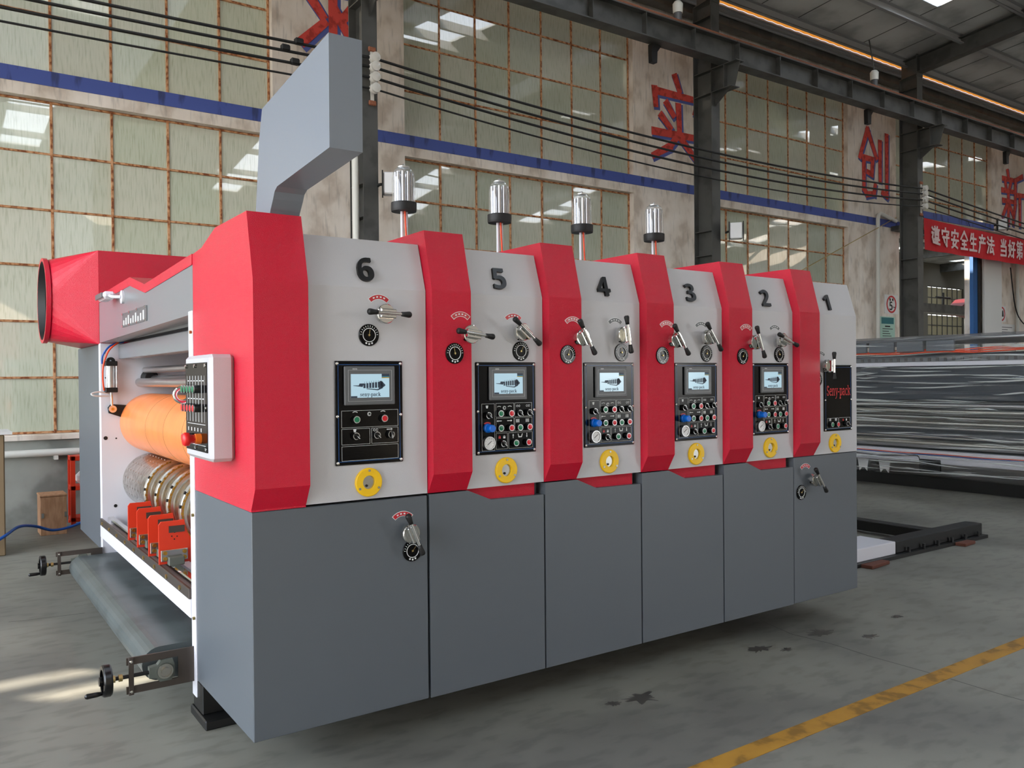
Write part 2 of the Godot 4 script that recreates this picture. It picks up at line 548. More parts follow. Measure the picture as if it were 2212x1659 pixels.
func build_shell() -> void:
	var b := mb()
	b.box(Vector3(-8.3, -0.25, -7.54), Vector3(34.25, 0, 13.4))
	b.box(Vector3(3.0, -0.25, -24.5), Vector3(64, 0, -7.54))
	struct("floor", b, M.concrete_floor)
	b = mb()
	b.box(Vector3(-140, -0.4, -150), Vector3(200, -0.26, 150))
	struct("outside_ground", b, M.dirt_ground)
	# back wall with its windows and the doorway
	var ops := []
	for k in BAYS.size():
		ops.append([BAYS[k][0], 5.0, BAYS[k][1], 7.64])
		if k < 4: ops.append([BAYS[k][0], 1.0, BAYS[k][1], 4.70])
	ops.append([16.95, 0.0, 20.30, 4.70])
	b = mb()
	var bk := func(a, c, y0, y1): b.box(Vector3(a, y0, WALL_Z - 0.24), Vector3(c, y1, WALL_Z))
	wall_with(ops, -8.0, 34.0, 0.0, 8.04, bk)
	struct("wall_back", b, M.plaster)
	b = mb()
	b.box(Vector3(-8, 0, WALL_Z), Vector3(16.2, 0.94, WALL_Z + 0.012))
	struct("baseboard_back", b, M.dado_plaster)
	b = mb()
	b.box(Vector3(-8, 4.838, WALL_Z), Vector3(17.0, 5.0, WALL_Z + 0.008))
	struct("trim_1", b, M.blue_band)
	b = mb()
	b.box(Vector3(-8, 0.94, WALL_Z), Vector3(16.2, 0.985, WALL_Z + 0.05))
	struct("trim_2", b, M.plaster)
	var n := 1
	for k in BAYS.size():
		if k < 4:
			glazed("window_%d" % n, BAYS[k][0], BAYS[k][1], 1.0, 0.622, 6, 4.70); n += 1
		glazed("window_%d" % n, BAYS[k][0], BAYS[k][1], 5.0, 0.658, 4, 7.64); n += 1
	# far side, end walls
	var far := [[11.6, 0.0, 16.4, 4.4]]
	b = mb()
	var fr := func(a, c, y0, y1): b.box(Vector3(a, y0, 13.0), Vector3(c, y1, 13.25))
	wall_with(far, -8.0, 34.0, 0.0, 8.04, fr)
	struct("wall_front", b, M.plaster)
	b = mb()
	var lf := func(a, c, y0, y1): b.box(Vector3(-8.25, y0, a), Vector3(-8.0, y1, c))
	wall_with([[-6.6, 0.8, -1.6, 6.8], [-0.6, 0.0, 5.0, 6.2]], -7.54, 13.25, 0.0, 9.2, lf)
	struct("wall_left", b, M.plaster)
	b = mb()
	var rt := func(a, c, y0, y1): b.box(Vector3(34.0, y0, a), Vector3(34.25, y1, c))
	wall_with([], -7.54, 13.25, 0.0, 9.2, rt)
	struct("wall_right", b, M.plaster)
	build_roof()
	build_next_hall()

func build_roof() -> void:
	var c := struct_root("ceiling")
	var pw := BAY / 6.0
	var slope := func(x0: float, x1: float, z0: float, z1: float, called: String, m: Material, th := 0.05):
		var p := mb()
		var pts := [Vector2(z0, roof_y(z0)), Vector2(z1, roof_y(z1 - 0.0001)), Vector2(z1, roof_y(z1 - 0.0001) + th), Vector2(z0, roof_y(z0) + th)]
		p.prism(pts, x0, x1, "x")
		return part(c, called, p, m)
	# panel number 0 carries the roof light of the bay over the machine's end
	for i in range(-9, 33):
		var x0 := 0.82 + pw * i
		if x0 < -8.3 or x0 > 34.0: continue
		if posmod(i, 6) == 0:
			slope.call(x0, x0 + pw, -6.61, -4.92, "roof_panel", M.roof_panel)
			slope.call(x0, x0 + pw, -4.92, 0.2, "roof_light", M.skylight_sheet, 0.012)
			slope.call(x0, x0 + pw, 0.2, 2.85, "roof_panel", M.roof_panel)
			slope.call(x0, x0 + pw, 2.85, 5.4, "roof_panel", M.roof_panel)
			slope.call(x0, x0 + pw, 5.4, 10.9, "roof_light", M.skylight_sheet, 0.012)
			slope.call(x0, x0 + pw, 10.9, 13.3, "roof_panel", M.roof_panel)
		else:
			slope.call(x0, x0 + pw, -6.61, 2.85, "roof_panel", M.roof_panel)
			slope.call(x0, x0 + pw, 2.85, 13.3, "roof_panel", M.roof_panel)
		var s := mb()
		s.prism([Vector2(-6.6, roof_y(-6.6) - 0.006), Vector2(2.8, roof_y(2.8) - 0.006), Vector2(2.8, roof_y(2.8)), Vector2(-6.6, roof_y(-6.6))], x0 - 0.008, x0 + 0.008, "x")
		part(c, "seam", s, M.dark_steel)
	# eave: amber sheet, grooved eave sheet, girder on the wall head
	for k in range(-2, 5):
		var a := mb()
		var x0 := 3.525 + BAY * k
		var pts := []
		var np := 46
		for i in np:
			var xa := x0 + BAY * i / np
			var xb := x0 + BAY * (i + 1) / np
			var h := 0.012 if i % 2 == 0 else 0.0
			a.face([Vector3(xa, roof_y(-6.745) + h, -6.745), Vector3(xb, roof_y(-6.745) + 0.012 - h, -6.745), Vector3(xb, roof_y(-6.61) + 0.012 - h, -6.61), Vector3(xa, roof_y(-6.61) + h, -6.61)], Vector3.DOWN)
		part(c, "amber_sheet", a, M.amber_sheet)
	for k in 4:
		boxpart(c, "eave_rib", Vector3(-8.2, roof_y(-6.75 - 0.055 * k) - 0.03 - 0.012 * (k % 2), -6.80 - 0.055 * k), Vector3(34, roof_y(-6.75) + 0.06, -6.75 - 0.055 * k), M.purlin_steel, 0.006)
	boxpart(c, "eave_sheet", Vector3(-8.3, roof_y(-7.0) + 0.02, -7.6), Vector3(34.2, roof_y(-7.0) + 0.07, -6.95), M.roof_panel)
	boxpart(c, "eave_girder", Vector3(-8.2, 7.90, -7.20), Vector3(34, 8.08, -7.0), M.dark_steel)
	for z in [-6.45, -5.30, -4.15, -3.0, -1.85, -0.7, 0.45, 1.6, 2.7]:
		var p := mb()
		var y := roof_y(z)
		p.box(Vector3(-8.2, y - 0.17, z - 0.004), Vector3(34, y, z + 0.004))
		p.box(Vector3(-8.2, y - 0.17, z), Vector3(34, y - 0.162, z + 0.065))
		p.box(Vector3(-8.2, y - 0.17, z + 0.061), Vector3(34, y - 0.145, z + 0.065))
		p.box(Vector3(-8.2, y - 0.012, z), Vector3(34, y - 0.004, z + 0.065))
		part(c, "purlin", p, M.purlin_steel)
	for z in [3.6, 5.6, 7.6, 9.6, 11.6]:
		boxpart(c, "purlin", Vector3(-8.2, roof_y(z) - 0.17, z), Vector3(34, roof_y(z), z + 0.065), M.purlin_steel)

func i_beam(b: MB, a: Vector3, c: Vector3, depth: float, width: float, tf := 0.014, tw := 0.01) -> void:
	# along the line a -> c at its bottom, depth upwards
	var d := (c - a).normalized()
	var up := Vector3.UP
	var s := d.cross(up).normalized()
	for e in [[0.0, tf, width], [tf, depth - tf, tw], [depth - tf, depth, width]]:
		var o: Vector3 = up * e[0]
		var h: Vector3 = up * e[1]
		var w: Vector3 = s * (e[2] * 0.5)
		b.face([a + o - w, c + o - w, c + o + w, a + o + w], -up)
		b.face([a + h - w, c + h - w, c + h + w, a + h + w], up)
		b.face([a + o + w, c + o + w, c + h + w, a + h + w], s)
		b.face([a + o - w, c + o - w, c + h - w, a + h - w], -s)
		b.face([a + o - w, a + o + w, a + h + w, a + h - w], -d)
		b.face([c + o - w, c + o + w, c + h + w, c + h - w], d)

func build_steel() -> void:
	var where := ["behind the grey cantilever arm", "between the second and third window bay", "beside the red banner doorway", "beyond the banner at the right", "left of the sunlit window bay"]
	var order := [0, 1, 2, 3, -1]
	for i in 5:
		var k: int = order[i]
		var x := 3.425 + BAY * k
		var t := thing("steel_column", "dark grey steel crane column " + where[i], "column", Vector3(x, 0, -6.335), "crane columns")
		var b := mb()
		b.box(Vector3(-0.1, 0, 0.181), Vector3(0.1, 7.68, 0.195)); part(t, "flange", b, M.dark_steel)
		b = mb(); b.box(Vector3(-0.1, 0, -0.195), Vector3(0.1, 7.68, -0.181)); part(t, "flange", b, M.dark_steel)
		b = mb(); b.box(Vector3(-0.005, 0, -0.181), Vector3(0.005, 7.68, 0.181)); part(t, "web", b, M.dark_steel)
		for y in [6.19, 6.565, 3.55, 3.95, 7.45]:
			boxpart(t, "stiffener", Vector3(-0.095, y, -0.181), Vector3(0.095, y + 0.012, 0.181), M.dark_steel)
		boxpart(t, "base_plate", Vector3(-0.14, 0, -0.24), Vector3(0.14, 0.02, 0.24), M.dark_steel)
		# corbel under the crane beam
		b = mb(); b.prism([Vector2(0.195, 6.565), Vector2(0.705, 6.565), Vector2(0.60, 6.20), Vector2(0.195, 6.20)], -0.006, 0.006, "x"); part(t, "corbel_web", b, M.dark_steel)
		boxpart(t, "corbel_top", Vector3(-0.1, 6.565, 0.195), Vector3(0.1, 6.578, 0.715), M.dark_steel)
		boxpart(t, "corbel_bottom", Vector3(-0.1, 6.188, 0.195), Vector3(0.1, 6.20, 0.61), M.dark_steel)
		b = mb(); b.prism([Vector2(0.195, 6.188), Vector2(0.50, 6.188), Vector2(0.195, 5.98)], -0.006, 0.006, "x"); part(t, "gusset", b, M.dark_steel)
		boxpart(t, "corbel_stiffener", Vector3(-0.09, 6.20, 0.44), Vector3(0.09, 6.565, 0.452), M.dark_steel)
		# rafter
		var r := thing("roof_rafter", "dark steel roof rafter over the column " + where[i], "rafter", Vector3(x, 0, 0), "roof rafters")
		b = mb(); i_beam(b, Vector3(0, 7.755, -6.15), Vector3(0, 8.64, 2.7), 0.34, 0.2); part(r, "beam", b, M.dark_steel)
		b = mb(); i_beam(b, Vector3(0, 7.69, -6.53), Vector3(0, 7.73, -6.15), 0.38, 0.2); part(r, "haunch", b, M.dark_steel)
		boxpart(r, "splice_plate", Vector3(-0.11, 7.69, -6.155), Vector3(0.11, 8.13, -6.135), M.dark_steel)
	var t := thing("crane_runway_beam", "long dark grey steel crane beam with stiffeners along the window wall", "beam", Vector3(0, 6.58, -5.87))
	for k in range(-2, 4):
		var x0 := 3.525 + BAY * k
		var b := mb(); i_beam(b, Vector3(x0, 0, 0), Vector3(x0 + BAY - 0.01, 0, 0), 0.37, 0.22, 0.02, 0.012); part(t, "girder", b, M.dark_steel)
		for i in 6:
			var x := x0 + 0.06 + i * 1.03
			boxpart(t, "stiffener", Vector3(x - 0.005, 0.02, 0.006), Vector3(x + 0.005, 0.35, 0.10), M.dark_steel)
	var rail := thing("crane_rail", "rusty brown crane rail running on top of the beam", "rail", Vector3(0, 6.95, -5.87))
	for k in range(-1, 3):
		boxpart(rail, "rail_length", Vector3(3.525 + BAY * k, 0, -0.045), Vector3(3.52 + BAY * (k + 1), 0.075, 0.045), M.rusty_rail, 0.012)
	# pipe sockets hanging above the rail
	for x in [8.56, 13.86]:
		var e := thing("pipe_socket", "small white and grey pipe socket above the crane rail " + ("near the middle column" if x < 10.0 else "near the banner column"), "pipe socket", Vector3(x, 7.03, -5.97), "eave pipe sockets")
		var b := mb(); b.lathe([Vector2(0, 0), Vector2(0.062, 0), Vector2(0.062, 0.16), Vector2(0, 0.16)], 16); part(e, "socket", b, M.screen_frame)
		b = mb(); b.lathe([Vector2(0, 0.16), Vector2(0.075, 0.16), Vector2(0.08, 0.30), Vector2(0.05, 0.34), Vector2(0, 0.34)], 16); part(e, "cap", b, M.pvc)
		b = mb(); b.rod(Vector3(0, 0.34, 0), Vector3(0, 0.95, -0.1), 0.012, 8); part(e, "stem", b, M.dark_steel)

# the neighbouring hall seen through the doorway and the dusty panes
func build_next_hall() -> void:
	var b := mb()
	var f := func(a, c, y0, y1): b.box(Vector3(a, y0, -24.25), Vector3(c, y1, -24.0))
	wall_with([[48.6, 3.9, 52.8, 5.2], [48.6, 5.6, 52.8, 6.9], [6, 2, 12, 6], [20, 2, 26, 6], [34, 2, 40, 6]], 3.0, 64.0, 0.0, 8.6, f)
	struct("wall_next_hall_back", b, M.outside_wall)
	b = mb(); b.box(Vector3(3.0, 0, -24.25), Vector3(3.25, 8.6, -7.54)); struct("wall_next_hall_left", b, M.outside_wall)
	b = mb(); b.box(Vector3(64, 0, -24.25), Vector3(64.25, 8.6, -7.3)); struct("wall_next_hall_right", b, M.outside_wall)
	b = mb(); b.box(Vector3(34.25, 0, -7.54), Vector3(64.25, 8.6, -7.3)); struct("wall_next_hall_front", b, M.outside_wall)
	var c := struct_root("ceiling_next_hall")
	var x := 3.0
	while x < 64.0:
		var w := 3.2
		boxpart(c, "roof_panel", Vector3(x, 8.3, -24.3), Vector3(x + w, 8.36, -7.5), M.roof_panel)
		boxpart(c, "roof_panel", Vector3(x + w, 8.3, -24.3), Vector3(x + w + 0.7, 8.36, -23.0), M.roof_panel)
		boxpart(c, "roof_light", Vector3(x + w, 8.3, -23.0), Vector3(x + w + 0.7, 8.312, -9.5), M.skylight_sheet)
		boxpart(c, "roof_panel", Vector3(x + w, 8.3, -9.5), Vector3(x + w + 0.7, 8.36, -7.5), M.roof_panel)
		x += w + 0.7
	for k in 5:
		boxpart(c, "rafter", Vector3(22.0 + k * 7.0, 7.8, -24.0), Vector3(22.25 + k * 7.0, 8.3, -7.6), M.dark_steel)
	for z in [-20.0, -15.5, -11.0]:
		boxpart(c, "purlin", Vector3(3, 8.1, z), Vector3(64, 8.3, z + 0.1), M.dark_steel)
	var w := struct_root("window_10")
	w.position = Vector3(48.6, 3.9, -24.1)
	for i in 8:
		boxpart(w, "mullion", Vector3(i * 0.6 - 0.03, 0, -0.03), Vector3(i * 0.6 + 0.03, 3.0, 0.03), M.dark_steel)
	for y in [0.0, 0.62, 1.3, 1.72, 2.3, 2.97]:
		boxpart(w, "glazing_bar", Vector3(0, y, -0.03), Vector3(4.2, y + 0.05, 0.03), M.dark_steel)
	for i in 7:
		for r in [[0.05, 1.25], [1.75, 2.95]]:
			boxpart(w, "pane", Vector3(i * 0.6 + 0.03, r[0], -0.004), Vector3(i * 0.6 + 0.57, r[1], 0.004), M.far_pane)
	var t := thing("overhead_crane", "dark crane girder crossing the hall seen through the doorway", "crane", Vector3(33.0, 4.4, -14.5))
	boxpart(t, "girder", Vector3(-6.5, -0.42, -0.2), Vector3(14, -0.08, 0.2), M.dark_steel)
	boxpart(t, "trolley", Vector3(-4.2, -0.08, -0.3), Vector3(-3.0, 0.08, 0.3), M.dark_steel)
	var r := thing("red_machine_arm", "dark red machine with tapering arm seen through the doorway", "machine", Vector3(33.6, 0, -15.2))
	b = mb(); b.prism([Vector2(0, 4.28), Vector2(1.0, 4.36), Vector2(1.7, 4.75), Vector2(3.6, 5.0), Vector2(3.6, 3.9), Vector2(1.6, 4.05), Vector2(0, 4.12)], -0.3, 0.3, "z"); part(r, "arm", b, M.far_machine_red)
	b = mb(); b.rod(Vector3(0.15, 4.3, 0), Vector3(0.15, 4.95, 0), 0.05, 8); b.rod(Vector3(-0.4, 4.75, 0), Vector3(0.7, 4.75, 0), 0.035, 8); part(r, "handwheel", b, M.soft_black)
	boxpart(r, "column", Vector3(2.6, 0, -0.4), Vector3(3.6, 4.0, 0.4), M.dark_steel, 0.05)

# ------------------------------------------------------------------ writing
# strokes on a 0-100 grid, y down; points joined, strokes parted by ;
const GLYPH := {
	"求": "8,27 92,25;50,4 50,92 36,82;70,6 84,17;20,38 36,52;10,78 38,58;82,34 60,54;52,44 94,88",
	"实": "48,0 56,15;10,20 12,38;10,22 92,22 86,38;32,34 44,46;22,50 38,62;8,70 94,68;54,34 56,66 38,84 8,98;58,72 92,98",
	"创": "28,0 4,42;28,0 56,38;14,42 44,42 42,64 28,62;16,42 16,88 26,95 48,92 52,80;68,14 68,70;90,2 90,92 76,88",
	"新": "28,0 32,12;8,16 52,15;18,22 22,34;42,20 36,34;4,38 56,37;8,57 54,56;31,38 31,98;28,60 6,86;34,62 50,78;94,4 64,14;64,14 62,60 52,97;64,42 99,40;83,42 83,98",
	"遵": "40,4 46,14;68,4 62,14;32,18 92,18;42,28 42,60;42,28 82,28 82,60;42,60 82,60;42,44 82,44;54,18 54,42;68,18 68,42;34,70 92,70;72,62 72,88 62,84;48,75 54,82;8,10 20,20;6,36 20,36 12,60 22,84 96,92",
	"守": "50,2 50,12;12,18 12,34;12,18 88,18 84,34;20,50 92,50;66,34 66,94 54,86;32,60 42,76",
	"安": "50,2 50,12;12,18 12,34;12,18 88,18 84,34;8,56 92,56;44,36 26,76 80,96;70,58 52,80 14,96",
	"全": "50,2 8,44;50,2 92,44;26,50 74,50;26,70 74,70;10,94 90,94;50,50 50,94",
	"生": "28,6 12,44;22,30 86,30;24,58 80,58;6,94 94,94;50,4 50,94",
	"产": "50,2 50,12;14,18 88,18;32,24 38,36;68,24 62,36;16,44 90,44;22,44 20,70 8,98",
	"法": "10,8 22,20;6,34 18,44;8,92 24,60;40,24 88,24;62,4 62,46;32,46 96,46;58,48 40,88 84,82;74,66 90,96",
	"当": "50,4 50,40;20,10 32,32;80,10 68,32;14,44 84,44 84,94;18,68 84,68;12,94 84,94",
	"好": "26,4 14,60 44,92;6,32 46,32;44,32 34,66 6,96;56,14 90,14 74,34;74,34 74,94 60,86;50,52 98,52",
	"第": "24,2 10,20;20,10 46,10;64,2 54,18;60,10 92,10;18,28 82,28 82,46;20,46 82,46;20,46 18,64 86,64 82,86 70,82;50,28 50,98;48,66 12,92",
	"一": "4,50 96,50",
	"限": "12,8 12,98;12,8 38,8 26,40 40,52 28,66;50,8 88,8 88,48 50,48;50,28 88,28;50,8 50,94 66,82;64,52 96,96;92,58 76,72",
	"速": "36,18 94,18;46,30 46,52;46,30 84,30 84,52 46,52;65,4 65,84;62,54 40,76;68,56 92,74;8,10 20,20;6,36 20,36 12,60 22,84 96,92",
}
# lays the strokes into b on the plane z = 0 of its transform: w by h metres, top left at the origin, pen wide, thick
func write(b: MB, g: String, w: float, h: float, pen: float, thick: float, shift := Vector2.ZERO) -> void:
	for s in (GLYPH[g] as String).split(";"):
		var pts := []
		for p in s.split(" "):
			var xy := p.split(",")
			pts.append(Vector2(float(xy[0]) / 100.0 * w, -float(xy[1]) / 100.0 * h) + shift)
		for i in pts.size() - 1:
			thick += 0.00025 # each stroke lies a hair above the one before it
			var a: Vector2 = pts[i]
			var c: Vector2 = pts[i + 1]
			var d := (c - a).normalized()
			var nn := Vector2(-d.y, d.x) * pen * 0.5
			var e := d * pen * 0.38
			b.prism([a - e - nn, c + e - nn * 0.8, c + e + nn * 0.8, a - e + nn], 0.0, thick, "z")

func build_fittings() -> void:
	var b: MB
	# painted slogan on the piers
	for q in [["求", 2.92, 7.15, 1.05, 1.5, "first red painted character on the pier behind the cantilever arm"], ["实", 9.22, 6.86, 1.32, 1.48, "red painted character with blue outline left of the middle column"], ["创", 15.40, 6.88, 1.18, 1.48, "red painted character with blue outline left of the banner column"], ["新", 21.68, 6.82, 1.2, 1.38, "last red painted character above the banner at the right"]]:
		var t := thing("painted_character", q[5], "lettering", Vector3(q[1], q[2], WALL_Z), "slogan painted on the piers")
		b = mb(); write(b, q[0], q[3], q[4], 0.175, 0.003, Vector2(0.035, -0.03)); part(t, "outline", b, M.wall_paint_blue)
		b = mb(); b.t.origin.z = 0.009; write(b, q[0], q[3], q[4], 0.14, 0.003); part(t, "strokes", b, M.wall_paint_red)
	# canopy and banner over the doorway
	var cn := thing("door_canopy", "blue edged concrete canopy over the doorway, red banner hung below it", "canopy", Vector3(17.1, 5.02, WALL_Z))
	boxpart(cn, "slab", Vector3(0, 0, 0), Vector3(4.1, 0.10, 0.45), M.plaster, 0.01)
	boxpart(cn, "blue_edge", Vector3(-0.01, 0.02, 0.45), Vector3(3.2, 0.17, 0.47), M.blue_band)
	boxpart(cn, "blue_end", Vector3(-0.03, 0.02, 0.0), Vector3(-0.01, 0.17, 0.47), M.blue_band)
	var bn := thing("banner", "red cloth banner with white Chinese slogan hung over the doorway", "banner", Vector3(17.05, 5.02, -6.78))
	b = mb()
	var nx := 40
	var wid := 6.6
	for i in nx:
		for j in 4:
			var p := []
			for e in [[0, 0], [1, 0], [1, 1], [0, 1]]:
				var u: float = (i + e[0]) / float(nx)
				var vv: float = (j + e[1]) / 4.0
				p.append(Vector3(u * wid, -vv * 0.70 - 0.05 * sin(u * PI) * (1.0 - vv) - 0.03 * u, 0.02 * sin(u * 37.0 + vv * 2.0) * (0.3 + vv * 0.7)))
			b.face(p, Vector3.BACK)
	part(bn, "cloth", b, M.banner_cloth)
	var x := 0.26
	for g in "遵守安全生产法 当好第一":
		if g == " ":
			x += 0.22; continue
		b = mb()
		b.t.origin = Vector3(x, -0.145 - 0.03 * x / wid, 0.026)
		write(b, g, 0.36, 0.43, 0.058, 0.004)
		part(bn, "character", b, M.banner_white)
		x += 0.415
	for x0 in [0.0, 2.0]:
		b = mb(); b.rod(Vector3(x0, 0, 0), Vector3(x0 - 0.05, 0.14, -0.02), 0.006, 6); part(bn, "cord", b, M.cable_black)
	# doorway: blue frame and pale sliding leaf
	var df := struct_root("door_1")
	boxpart(df, "blue_jamb", Vector3(20.10, 0, -7.32), Vector3(20.30, 4.7, -7.22), M.door_blue, 0.01)
	boxpart(df, "dark_jamb", Vector3(20.30, 0, -7.30), Vector3(20.42, 4.7, -7.20), M.soft_black, 0.01)
	boxpart(df, "sliding_leaf", Vector3(20.45, 0.05, -7.19), Vector3(21.32, 4.75, -7.12), M.sign_white, 0.01)
	boxpart(df, "track", Vector3(16.6, 4.76, -7.28), Vector3(21.6, 4.86, -7.10), M.dark_steel)
	# signs
	var sg := thing("speed_limit_sign", "white sign with red ring and number 5 beside the doorway", "sign", Vector3(16.62, 3.13, WALL_Z))
	boxpart(sg, "board", Vector3(-0.27, -0.21, 0.0), Vector3(0.27, 0.21, 0.008), M.sign_white)
	b = mb(); b.t = Transform3D(Basis(Vector3.RIGHT, -PI / 2).rotated(Vector3.UP, 0), Vector3(0, 0, 0.008)); b.t = Transform3D(Basis(Vector3(1, 0, 0), Vector3(0, 0, 1), Vector3(0, -1, 0)), Vector3(0, 0, 0.008)); b.lathe([Vector2(0.155, 0), Vector2(0.155, 0.003), Vector2(0.195, 0.003), Vector2(0.195, 0)], 32); part(sg, "red_ring", b, M.red_print)
	words(sg, "number", "5", ["Droid Sans"], true, 0.19, 0.003, M.ink, Transform3D(Basis(), Vector3(-0.02, -0.04, 0.01)))
	words(sg, "unit_text", "km", ["Droid Sans"], false, 0.04, 0.003, M.ink, Transform3D(Basis(), Vector3(0.105, -0.06, 0.01)))
	b = mb(); b.t.origin = Vector3(-0.085, 0.135, 0.008); write(b, "限", 0.06, 0.06, 0.008, 0.003); b.t.origin.x = 0.02; write(b, "速", 0.06, 0.06, 0.008, 0.003); part(sg, "small_text", b, M.ink)
	var nt := thing("safety_notice", "pale green notice board with teal header below the speed sign", "notice", Vector3(16.46, 2.45, WALL_Z))
	boxpart(nt, "board", Vector3(-0.29, -0.40, 0.0), Vector3(0.29, 0.40, 0.01), M.sign_green)
	boxpart(nt, "header", Vector3(-0.24, 0.24, 0.01), Vector3(0.24, 0.38, 0.013), M.sign_teal)
	for i in 9:
		boxpart(nt, "text_line", Vector3(-0.20, 0.12 - i * 0.052, 0.01), Vector3(0.20 - 0.05 * ((i * 7) % 4), 0.135 - i * 0.052, 0.012), M.ink)
	boxpart(nt, "title", Vector3(-0.10, 0.17, 0.01), Vector3(0.10, 0.20, 0.012), M.ink)
	var hs := thing("truck_sign", "white sign with red ring and two dark marks right of the doorway", "sign", Vector3(21.67, 3.10, WALL_Z))
	boxpart(hs, "board", Vector3(-0.22, -0.20, 0.0), Vector3(0.22, 0.20, 0.008), M.sign_white)
	b = mb(); b.t = Transform3D(Basis(Vector3(1, 0, 0), Vector3(0, 0, 1), Vector3(0, -1, 0)), Vector3(0, 0, 0.008)); b.lathe([Vector2(0.145, 0), Vector2(0.145, 0.003), Vector2(0.185, 0.003), Vector2(0.185, 0)], 32); part(hs, "red_ring", b, M.red_print)
	for e in [-0.06, 0.06]:
		b = mb(); b.prism([Vector2(e - 0.045, -0.07), Vector2(e + 0.045, -0.07), Vector2(e + 0.03, 0.07), Vector2(e, 0.1), Vector2(e - 0.03, 0.07)], 0.008, 0.011); part(hs, "mark", b, M.ink)
	var wn := thing("paper_notice", "white paper notice below the truck sign", "notice", Vector3(21.93, 2.62, WALL_Z))
	boxpart(wn, "sheet", Vector3(-0.45, -0.28, 0.0), Vector3(0.45, 0.22, 0.006), M.sign_white)
	for i in 6:
		boxpart(wn, "text_line", Vector3(-0.36, 0.13 - i * 0.06, 0.006), Vector3(0.30 - 0.12 * ((i * 5) % 3), 0.148 - i * 0.06, 0.008), M.screen_frame)
	# pipes on the wall
	b = mb(); b.tube([Vector3(16.7, 4.98, -7.22), Vector3(16.10, 5.09, -7.22), Vector3(16.02, 5.05, -7.22), Vector3(15.99, 4.96, -7.22), Vector3(15.97, 2.5, -7.22), Vector3(15.97, 0.0, -7.22)], 0.042, 10)
	single("drain_pipe", b, M.pvc, "white plastic pipe with elbow on the wall left of the banner column", "pipe")
	b = mb(); b.rod(Vector3(3.276, 0.02, -6.26), Vector3(3.276, 4.4, -6.26), 0.044, 12)
	single("drain_pipe", b, M.pvc, "white vertical plastic pipe against the column at the cantilever arm", "pipe")
	b = mb(); b.rod(Vector3(22.42, 0, -7.24), Vector3(22.42, 4.9, -7.24), 0.04, 10)
	single("drain_pipe", b, M.pvc, "white vertical pipe right of the truck sign", "pipe")
	b = mb(); b.rod(Vector3(-6, 0.80, -7.22), Vector3(3.0, 0.80, -7.22), 0.04, 12)
	for k in 4: b.box(Vector3(-3.9 + k * 2.0, 0.72, -7.3), Vector3(-3.86 + k * 2.0, 0.80, -7.2))
	single("wall_pipe", b, M.pvc, "white horizontal pipe on the wall below the left window", "pipe")
	b = mb(); b.rod(Vector3(16.69, 5.06, -7.2), Vector3(12.8, 3.48, -7.15), 0.009, 6)
	single("slack_cord", b, M.zinc, "thin yellow cord slanting across the third window bay", "cord")
	b = mb(); b.tube(soft([Vector3(21.95, 4.3, -7.2), Vector3(22.2, 3.3, -7.2), Vector3(22.6, 2.9, -7.2), Vector3(23.2, 2.75, -7.2)]), 0.016, 6)
	single("hanging_cable", b, M.cable_black, "dark cable hanging on the pier right of the banner", "cable")
	# hook brackets under the crane beam
	for q in [[8.0, "over the second window bay"], [13.6, "over the third window bay"], [19.0, "over the doorway bay"]]:
		var t := thing("cable_bracket", "small black bracket hanging under the crane beam " + q[1], "bracket", Vector3(q[0], 6.57, -5.95), "brackets under the crane beam")
		b = mb(); b.prism([Vector2(-0.06, 0), Vector2(0.14, 0), Vector2(0.06, -0.10), Vector2(0.05, -0.27), Vector2(-0.05, -0.27), Vector2(-0.06, -0.1)], -0.04, 0.04, "z"); part(t, "arm", b, M.soft_black)
	# conductor cables and their insulators
	var ys := [5.457, 5.347, 5.221, 5.087]
	var cols := [[-2.74, 0.03], [3.45, 0.0], [15.78, -0.08]]
	for k in 4:
		var pts := []
		for s in 3:
			var xa: float = [-8.0, 3.45, 15.78][s]
			var xb: float = [3.45, 15.78, 24.0][s]
			var ya: float = [ys[k] + 0.0, ys[k], ys[k] - 0.08][s]
			var yb: float = [ys[k], ys[k] - 0.08, ys[k] - 0.60][s]
			var sag: float = [0.10, 0.22 + 0.02 * k, 0.02][s]
			for i in 25:
				if i == 0 and s > 0: continue
				var u := i / 24.0
				pts.append(Vector3(lerpf(xa, xb, u), lerpf(ya, yb, u) - sag * 4.0 * u * (1.0 - u) * [1.0, 1.0, 1.0][s], -6.075))
		b = mb(); b.tube(pts, [0.017, 0.017, 0.017, 0.012][k], 7)
		single("power_cable", b, M.cable_black, ["topmost", "second", "third", "lowest"][k] + " of the four black cables strung along the columns", "cable", "cables along the columns")
	for s in 2:
		var t := thing("insulator_rack", ["rack of four porcelain insulators on the column behind the cantilever arm", "rack of four porcelain insulators on the banner column"][s], "insulator rack", Vector3([3.45, 15.78][s], [0.0, -0.08][s], -6.14))
		boxpart(t, "strap", Vector3(-0.02, 4.95, 0.0), Vector3(0.02, 5.56, 0.02), M.porcelain)
		for y in [4.93, 5.58]:
			boxpart(t, "rusty_bolt", Vector3(-0.05, y - 0.03, 0.0), Vector3(0.05, y + 0.03, 0.03), M.rusty_rail, 0.01)
		for k in 4:
			b = mb(); b.spin(Vector3(0, ys[k], 0.02), Vector3(0, ys[k], 0.2), [Vector2(0, 0), Vector2(0.03, 0), Vector2(0.062, 0.03), Vector2(0.062, 0.06), Vector2(0.035, 0.075), Vector2(0.058, 0.09), Vector2(0.058, 0.115), Vector2(0.02, 0.125), Vector2(0, 0.125)], 16); part(t, "insulator", b, M.porcelain)
